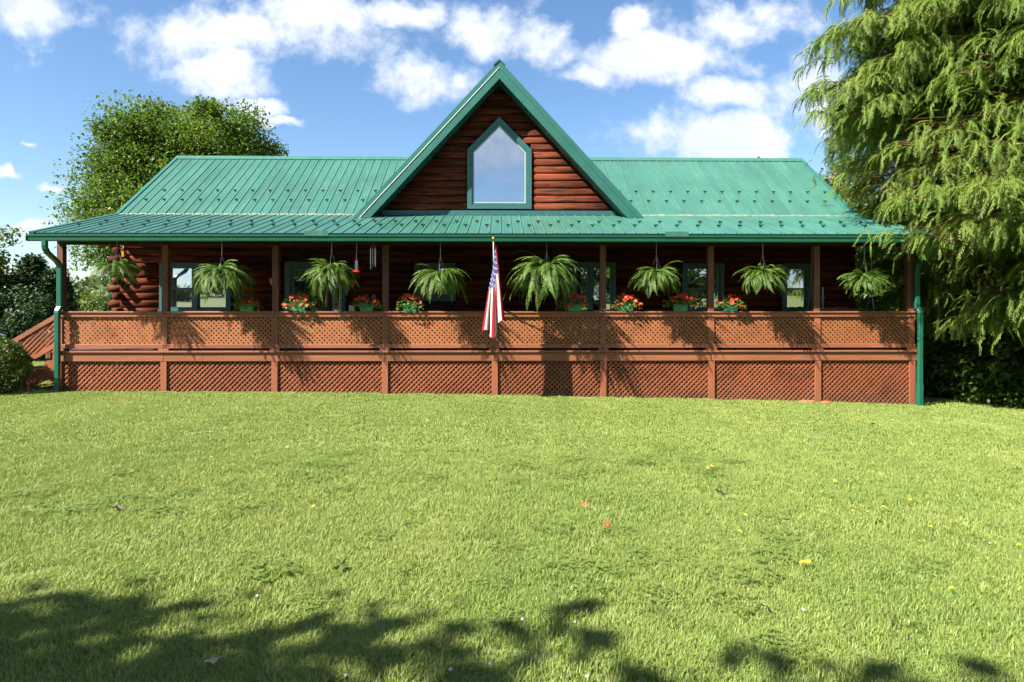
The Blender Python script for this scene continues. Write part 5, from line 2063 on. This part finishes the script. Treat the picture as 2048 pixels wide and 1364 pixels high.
def turf(seed, n, rad, hmin, hmax, wid, lean):
    """a disc of grass blades, each two quads"""
    rg = np.random.default_rng(seed)
    a = rg.uniform(0, 2 * np.pi, n)
    r = rad * np.sqrt(rg.uniform(0, 1, n))
    P = np.stack([r * np.cos(a), r * np.sin(a), np.full(n, -0.006)], -1)
    h = rg.uniform(hmin, hmax, n)
    az = rg.uniform(0, 2 * np.pi, n)
    ln = np.abs(rg.normal(lean, 0.28, n))
    w = wid * rg.uniform(0.7, 1.3, n)
    dx = np.stack([np.cos(az), np.sin(az), np.zeros(n)], -1)
    sx = np.stack([-np.sin(az), np.cos(az), np.zeros(n)], -1)
    up = np.array([0, 0, 1.0])
    m = P + up * (h * 0.6)[:, None] + dx * (h * ln * 0.35)[:, None]
    e = P + up * (h * (1 - 0.25 * ln))[:, None] + dx * (h * ln)[:, None]
    V = np.stack([P - sx * w[:, None], P + sx * w[:, None], m + sx * (w * 0.85)[:, None], m - sx * (w * 0.85)[:, None], e + sx * (w * .18)[:, None], e - sx * (w * .18)[:, None]], 1).reshape(-1, 3)
    b = np.arange(n)[:, None] * 6
    F = np.concatenate([b + np.array([[0, 1, 2, 3]]), b + np.array([[3, 2, 4, 5]])], 0)
    return np_mesh('turf', V, F, np.repeat(rg.uniform(0, 1, n), 6))


def clover(seed, n, rad):
    rg = np.random.default_rng(seed)
    V, F, Rn = [], [], []
    for i in range(n):
        a = rg.uniform(0, 6.283); r = rad * math.sqrt(rg.uniform())
        p = Vector((r * math.cos(a), r * math.sin(a), rg.uniform(0.02, 0.055)))
        t0 = rg.uniform(0, 6.28)
        q = rg.uniform(0, .5)
        for k in range(3):
            b = t0 + k * 2.094
            d = Vector((math.cos(b), math.sin(b), rg.uniform(-.1, .3)))
            s = Vector((-math.sin(b), math.cos(b), 0))
            L = rg.uniform(0.010, 0.017)
            o = len(V)
            V += [p, p + d * L * .7 - s * L * .55, p + d * L * 1.25, p + d * L * .7 + s * L * .55]
            F.append((o, o + 1, o + 2, o + 3))
            Rn += [q] * 4
    return np_mesh('clover', np.array([v[:] for v in V]), np.array(F), np.array(Rn))


def scatter(name, pts, rot, scl, idx, meshes, mat, label):
    """one object: turf patches set on points with geometry nodes"""
    me = bpy.data.meshes.new(name)
    me.vertices.add(len(pts))
    me.vertices.foreach_set('co', np.ascontiguousarray(pts, np.float32).ravel())
    for nm, typ, data in (('rot', 'FLOAT', rot), ('scl', 'FLOAT', scl)):
        at = me.attributes.new(nm, typ, 'POINT')
        at.data.foreach_set('value', np.ascontiguousarray(data, np.float32))
    at = me.attributes.new('idx', 'INT', 'POINT')
    at.data.foreach_set('value', np.ascontiguousarray(idx, np.int32))
    me.update()
    o = obj(name, me, mat, kind='stuff')
    o['label'] = label
    ng = bpy.data.node_groups.new(name, 'GeometryNodeTree')
    ng.interface.new_socket('Geometry', in_out='INPUT', socket_type='NodeSocketGeometry')
    ng.interface.new_socket('Geometry', in_out='OUTPUT', socket_type='NodeSocketGeometry')
    nd = ng.nodes
    gi, go = nd.new('NodeGroupInput'), nd.new('NodeGroupOutput')
    toi = nd.new('GeometryNodeGeometryToInstance')
    for k, m in enumerate(reversed(meshes)):
        m.materials.clear()
        m.materials.append(mat)
        src = bpy.data.objects.new(name + '_source', m)
        oi = nd.new('GeometryNodeObjectInfo')
        oi.inputs['Object'].default_value = src
        ng.links.new(oi.outputs['Geometry'], toi.inputs[0])
    ip = nd.new('GeometryNodeInstanceOnPoints')
    ip.inputs['Pick Instance'].default_value = True
    ng.links.new(gi.outputs[0], ip.inputs['Points'])
    ng.links.new(toi.outputs[0], ip.inputs['Instance'])
    def attr(nm, typ):
        a = nd.new('GeometryNodeInputNamedAttribute')
        a.data_type = typ
        a.inputs['Name'].default_value = nm
        return a.outputs['Attribute']
    ng.links.new(attr('idx', 'INT'), ip.inputs['Instance Index'])
    cx = nd.new('ShaderNodeCombineXYZ')
    ng.links.new(attr('rot', 'FLOAT'), cx.inputs[2])
    er = nd.new('FunctionNodeEulerToRotation')
    ng.links.new(cx.outputs[0], er.inputs[0])
    ng.links.new(er.outputs[0], ip.inputs['Rotation'])
    ng.links.new(attr('scl', 'FLOAT'), ip.inputs['Scale'])
    ng.links.new(ip.outputs[0], go.inputs[0])
    md = o.modifiers.new('scatter', 'NODES')
    md.node_group = ng
    return o


def build_grass():
    gm = grass_material()
    near = [turf(i, 420, 0.16, 0.026, 0.055, 0.0021, 0.50) for i in range(4)]
    tall = [turf(20 + i, 40, 0.06, 0.05, 0.085, 0.0030, 0.8) for i in range(2)]
    far = [turf(40 + i, 520, 0.26, 0.026, 0.050, 0.0034, 0.50) for i in range(3)]
    rg = np.random.default_rng(9)
    def zone(d0, d1, dens, pad):
        half = 0.82 * d1 + pad
        n = int(2 * half * (d1 - d0) * dens)
        x = rg.uniform(-half, half, n)
        y = rg.uniform(d0, d1, n) - 15
        ok = np.abs(x - 0.2) < 0.80 * (y + 15) + pad
        return x[ok], y[ok]
    X, Y, I, S = [], [], [], []
    for d0, d1, dens, ids, sc in ((1.6, 5.0, 80, (0, 1, 2, 3), 1.0), (5.0, 8.5, 52, (0, 1, 2, 3), 1.08), (8.5, 14.86, 19, (6, 7, 8), 1.0)):
        x, y = zone(d0, d1, dens, 4.0)
        X.append(x); Y.append(y); I.append(rg.choice(ids, len(x))); S.append(sc * rg.uniform(0.85, 1.2, len(x)))
    x, y = zone(1.6, 13.5, 2.0, 1.0)
    X.append(x); Y.append(y); I.append(rg.choice((4, 5), len(x))); S.append(rg.uniform(0.7, 1.0, len(x)))
    # beyond the stairs and at the right of the house
    for x0, x1, y0, y1, dens in ((-26, -9.9, -0.2, 14, 9), (9.75, 26, -0.2, 8, 9), (14, 26, -9, 0, 9), (-26, -15, -9, 0, 9), (-17, -9.8, -1.5, 0, 10)):
        n = int((x1 - x0) * (y1 - y0) * dens)
        X.append(rg.uniform(x0, x1, n)); Y.append(rg.uniform(y0, y1, n)); I.append(rg.choice((6, 7, 8), n)); S.append(rg.uniform(1.0, 1.5, n))
    X, Y, I, S = map(np.concatenate, (X, Y, I, S))
    ok = ~((X > -9.7) & (X < 9.5) & (Y > -0.10))
    X, Y, I, S = X[ok], Y[ok], I[ok], S[ok]
    print('turf patches', len(X))
    scatter('grass', np.stack([X, Y, gz(X, Y)], -1), rg.uniform(0, 6.28, len(X)), S, I, near + tall + far, gm, 'short mown green grass of the front lawn')
    # clover in loose patches
    cl = [clover(i, 55, 0.13) for i in range(3)]
    cx, cy = [], []
    for k in range(20):
        px, py = rg.uniform(-5, 6), rg.uniform(-12.6, -7)
        n = int(rg.uniform(5, 13))
        cx.append(px + rg.normal(0, 0.5, n)); cy.append(py + rg.normal(0, 0.35, n))
    cx, cy = np.concatenate(cx), np.concatenate(cy)
    cm = foliage('clover_leaf', (0.130, 0.195, 0.040), (0.160, 0.225, 0.050), (0.190, 0.250, 0.070), 0.4, 0.5, 3)
    scatter('clover', np.stack([cx, cy, gz(cx, cy)], -1), rg.uniform(0, 6.28, len(cx)), rg.uniform(.8, 1.3, len(cx)), rg.choice((0, 1, 2), len(cx)), cl, cm, 'patches of low clover among the grass')


build_grass()


# ------------------------------------------------------------------ flowers and fallen leaves on the lawn
def ground_at(px, py):
    """lawn point seen at a photo pixel (a fixed place on the lawn)"""
    f = 1335.0
    u, v = (px - 1024) / f, (py - 620) / f
    a = R(1.03)
    dx, dy, dz = u * math.cos(a) + math.sin(a), math.cos(a) - u * math.sin(a), -v
    s = 3.0
    for _ in range(40):
        x, y = CAM.x + dx * s, CAM.y + dy * s
        s += (CAM.z + dz * s - gzf(x, y) - 0.05) / max(0.05, v) * 0.8
    return CAM.x + dx * s, CAM.y + dy * s


def build_litter():
    mb = MB()
    for k in range(14):
        a = k * 0.4488
        c, s = math.cos(a), math.sin(a)
        w = 0.0045
        mb.add([(0, 0, 0.010), (c * .013 - s * w, s * .013 + c * w, 0.008), (c * .021, s * .021, 0.004), (c * .013 + s * w, s * .013 - c * w, 0.008)], [(0, 1, 2, 3)])
    mb.lathe([(0.006, 0.004), (0.008, 0.010), (0.003, 0.014)], 8)
    head = mb.mesh('flower_head')
    head.materials.append(simple('dandelion_yellow', (0.62, 0.36, 0.015), 0.6, 0, 0.15, 60))
    mb = MB()
    mb.tube([(0, 0, -0.06), (0.002, 0.001, -0.02), (0, 0, 0.005)], 0.0018, 5)
    stem = mb.mesh('stem')
    stem.materials.append(M['planter'])
    rr = random.Random(5)
    for px, py in ((1670, 965), (1716, 972), (1480, 1068), (1820, 1003), (1861, 1058), (2038, 1095), (1748, 931), (1939, 922), (1394, 908), (1416, 939), (1424, 935),
                   (1491, 1034), (1705, 1026), (1768, 1018), (1735, 1029), (1605, 1130), (1616, 1129), (1903, 1182), (1710, 867), (448, 849), (575, 897), (423, 917), (129, 842), (627, 1017), (1823, 890)):
        x, y = ground_at(px, py)
        t = empty('dandelion', (x, y, gzf(x, y) + 0.066))
        tag(t, 'tiny yellow dandelion flower in the mown lawn', 'flower', 'dandelions in the lawn')
        s = rr.uniform(0.8, 1.15)
        t.scale = (s, s, 1)
        t.rotation_euler = (rr.uniform(-.3, .5), rr.uniform(-.3, .3), rr.uniform(0, 6))
        obj('flower_head', head, None, t)
        obj('stem', stem, None, t)
    mb = MB()
    bm = bmesh.new()
    bmesh.ops.create_icosphere(bm, subdivisions=2, radius=0.0075)
    for v in bm.verts: v.co *= 1 + rr.uniform(-.25, .25)
    ch = bpy.data.meshes.new('clover_flower')
    bm.to_mesh(ch)
    bm.free()
    ch.materials.append(simple('clover_white', (0.38, 0.35, 0.31), 0.8, 0, 0.15, 60))
    for px, py in ((901, 1342), (1045, 1241), (1150, 1247), (980, 1331), (1175, 1356), (515, 1194), (692, 1354), (1607, 1222), (1980, 1088)):
        x, y = ground_at(px, py)
        o = obj('clover_flower', ch, None, None, (x, y, gzf(x, y) + 0.058))
        s = rr.uniform(.8, 1.2)
        o.scale = (s, s, s * .9)
        tag(o, 'tiny whitish clover bloom among the grass', 'flower', 'clover blooms in the lawn')
    # fallen leaves
    def lobed(n, size, depth, seed):
        q = random.Random(seed)
        vs = [(0, 0, 0.012)]
        for i in range(n * 2):
            a = 2 * math.pi * i / (n * 2)
            r = size * (1.0 if i % 2 == 0 else 1 - depth) * q.uniform(.85, 1.1) * (1.0 if abs(a - math.pi) > .5 else 0.6)
            vs.append((r * math.cos(a), r * math.sin(a), q.uniform(-.012, .02)))
        m2 = MB()
        m2.add(vs, [(0, 1 + i, 1 + (i + 1) % (n * 2)) for i in range(n * 2)])
        m2.tube([(-size * .3, 0, 0.006), (-size * 1.3, 0.01, -0.01)], 0.0015, 4)
        return m2.mesh('fallen_leaf')
    green = foliage('fallen_green', (0.05, 0.08, 0.012), (0.07, 0.105, 0.016), (0.09, 0.13, 0.02), 0.2, 0.5)
    brown = simple('fallen_brown', (0.035, 0.022, 0.016), 0.7, 0, 0.3, 30)
    tan = simple('fallen_tan', (0.30, 0.22, 0.14), 0.7, 0, 0.2, 30)
    redp = simple('fallen_petal', (0.60, 0.07, 0.035), 0.6, 0, 0.2, 30)
    greyb = simple('fallen_grey', (0.10, 0.085, 0.085), 0.8, 0, 0.3, 30)
    for k, (px, py, sz, mt, tilt, lb) in enumerate((
            (681, 1134, 0.055, green, 0.9, 'fallen green lobed leaf standing in the lawn'),
            (1441, 988, 0.065, brown, 0.5, 'dark curled fallen leaf in the right half of the lawn'),
            (233, 1018, 0.055, greyb, 0.4, 'grey withered leaf in the left half of the lawn'),
            (813, 1053, 0.028, brown, 0.5, 'small brown leaf near the middle of the lawn'),
            (1213, 1050, 0.032, redp, 0.3, 'fallen orange-red blossom in the lawn'),
            (1170, 1013, 0.026, redp, 0.3, 'fallen pinkish blossom, smaller, in the lawn'),
            (1532, 1220, 0.050, tan, 0.4, 'pale tan dry leaf in the lawn shade'),
            (1745, 849, 0.050, brown, 0.4, 'small dark leaf in the lawn near the right skirt'),
            (423, 1328, 0.040, tan, 0.3, 'tan leaf in the shaded lower lawn'))):
        x, y = ground_at(px, py)
        o = obj('fallen_leaf', lobed(5, sz, 0.45, k), mt, None, (x, y, gzf(x, y) + 0.062), (tilt, 0.2, k * 1.3))
        tag(o, lb, 'leaf', 'fallen leaves and petals on the lawn')


build_litter()
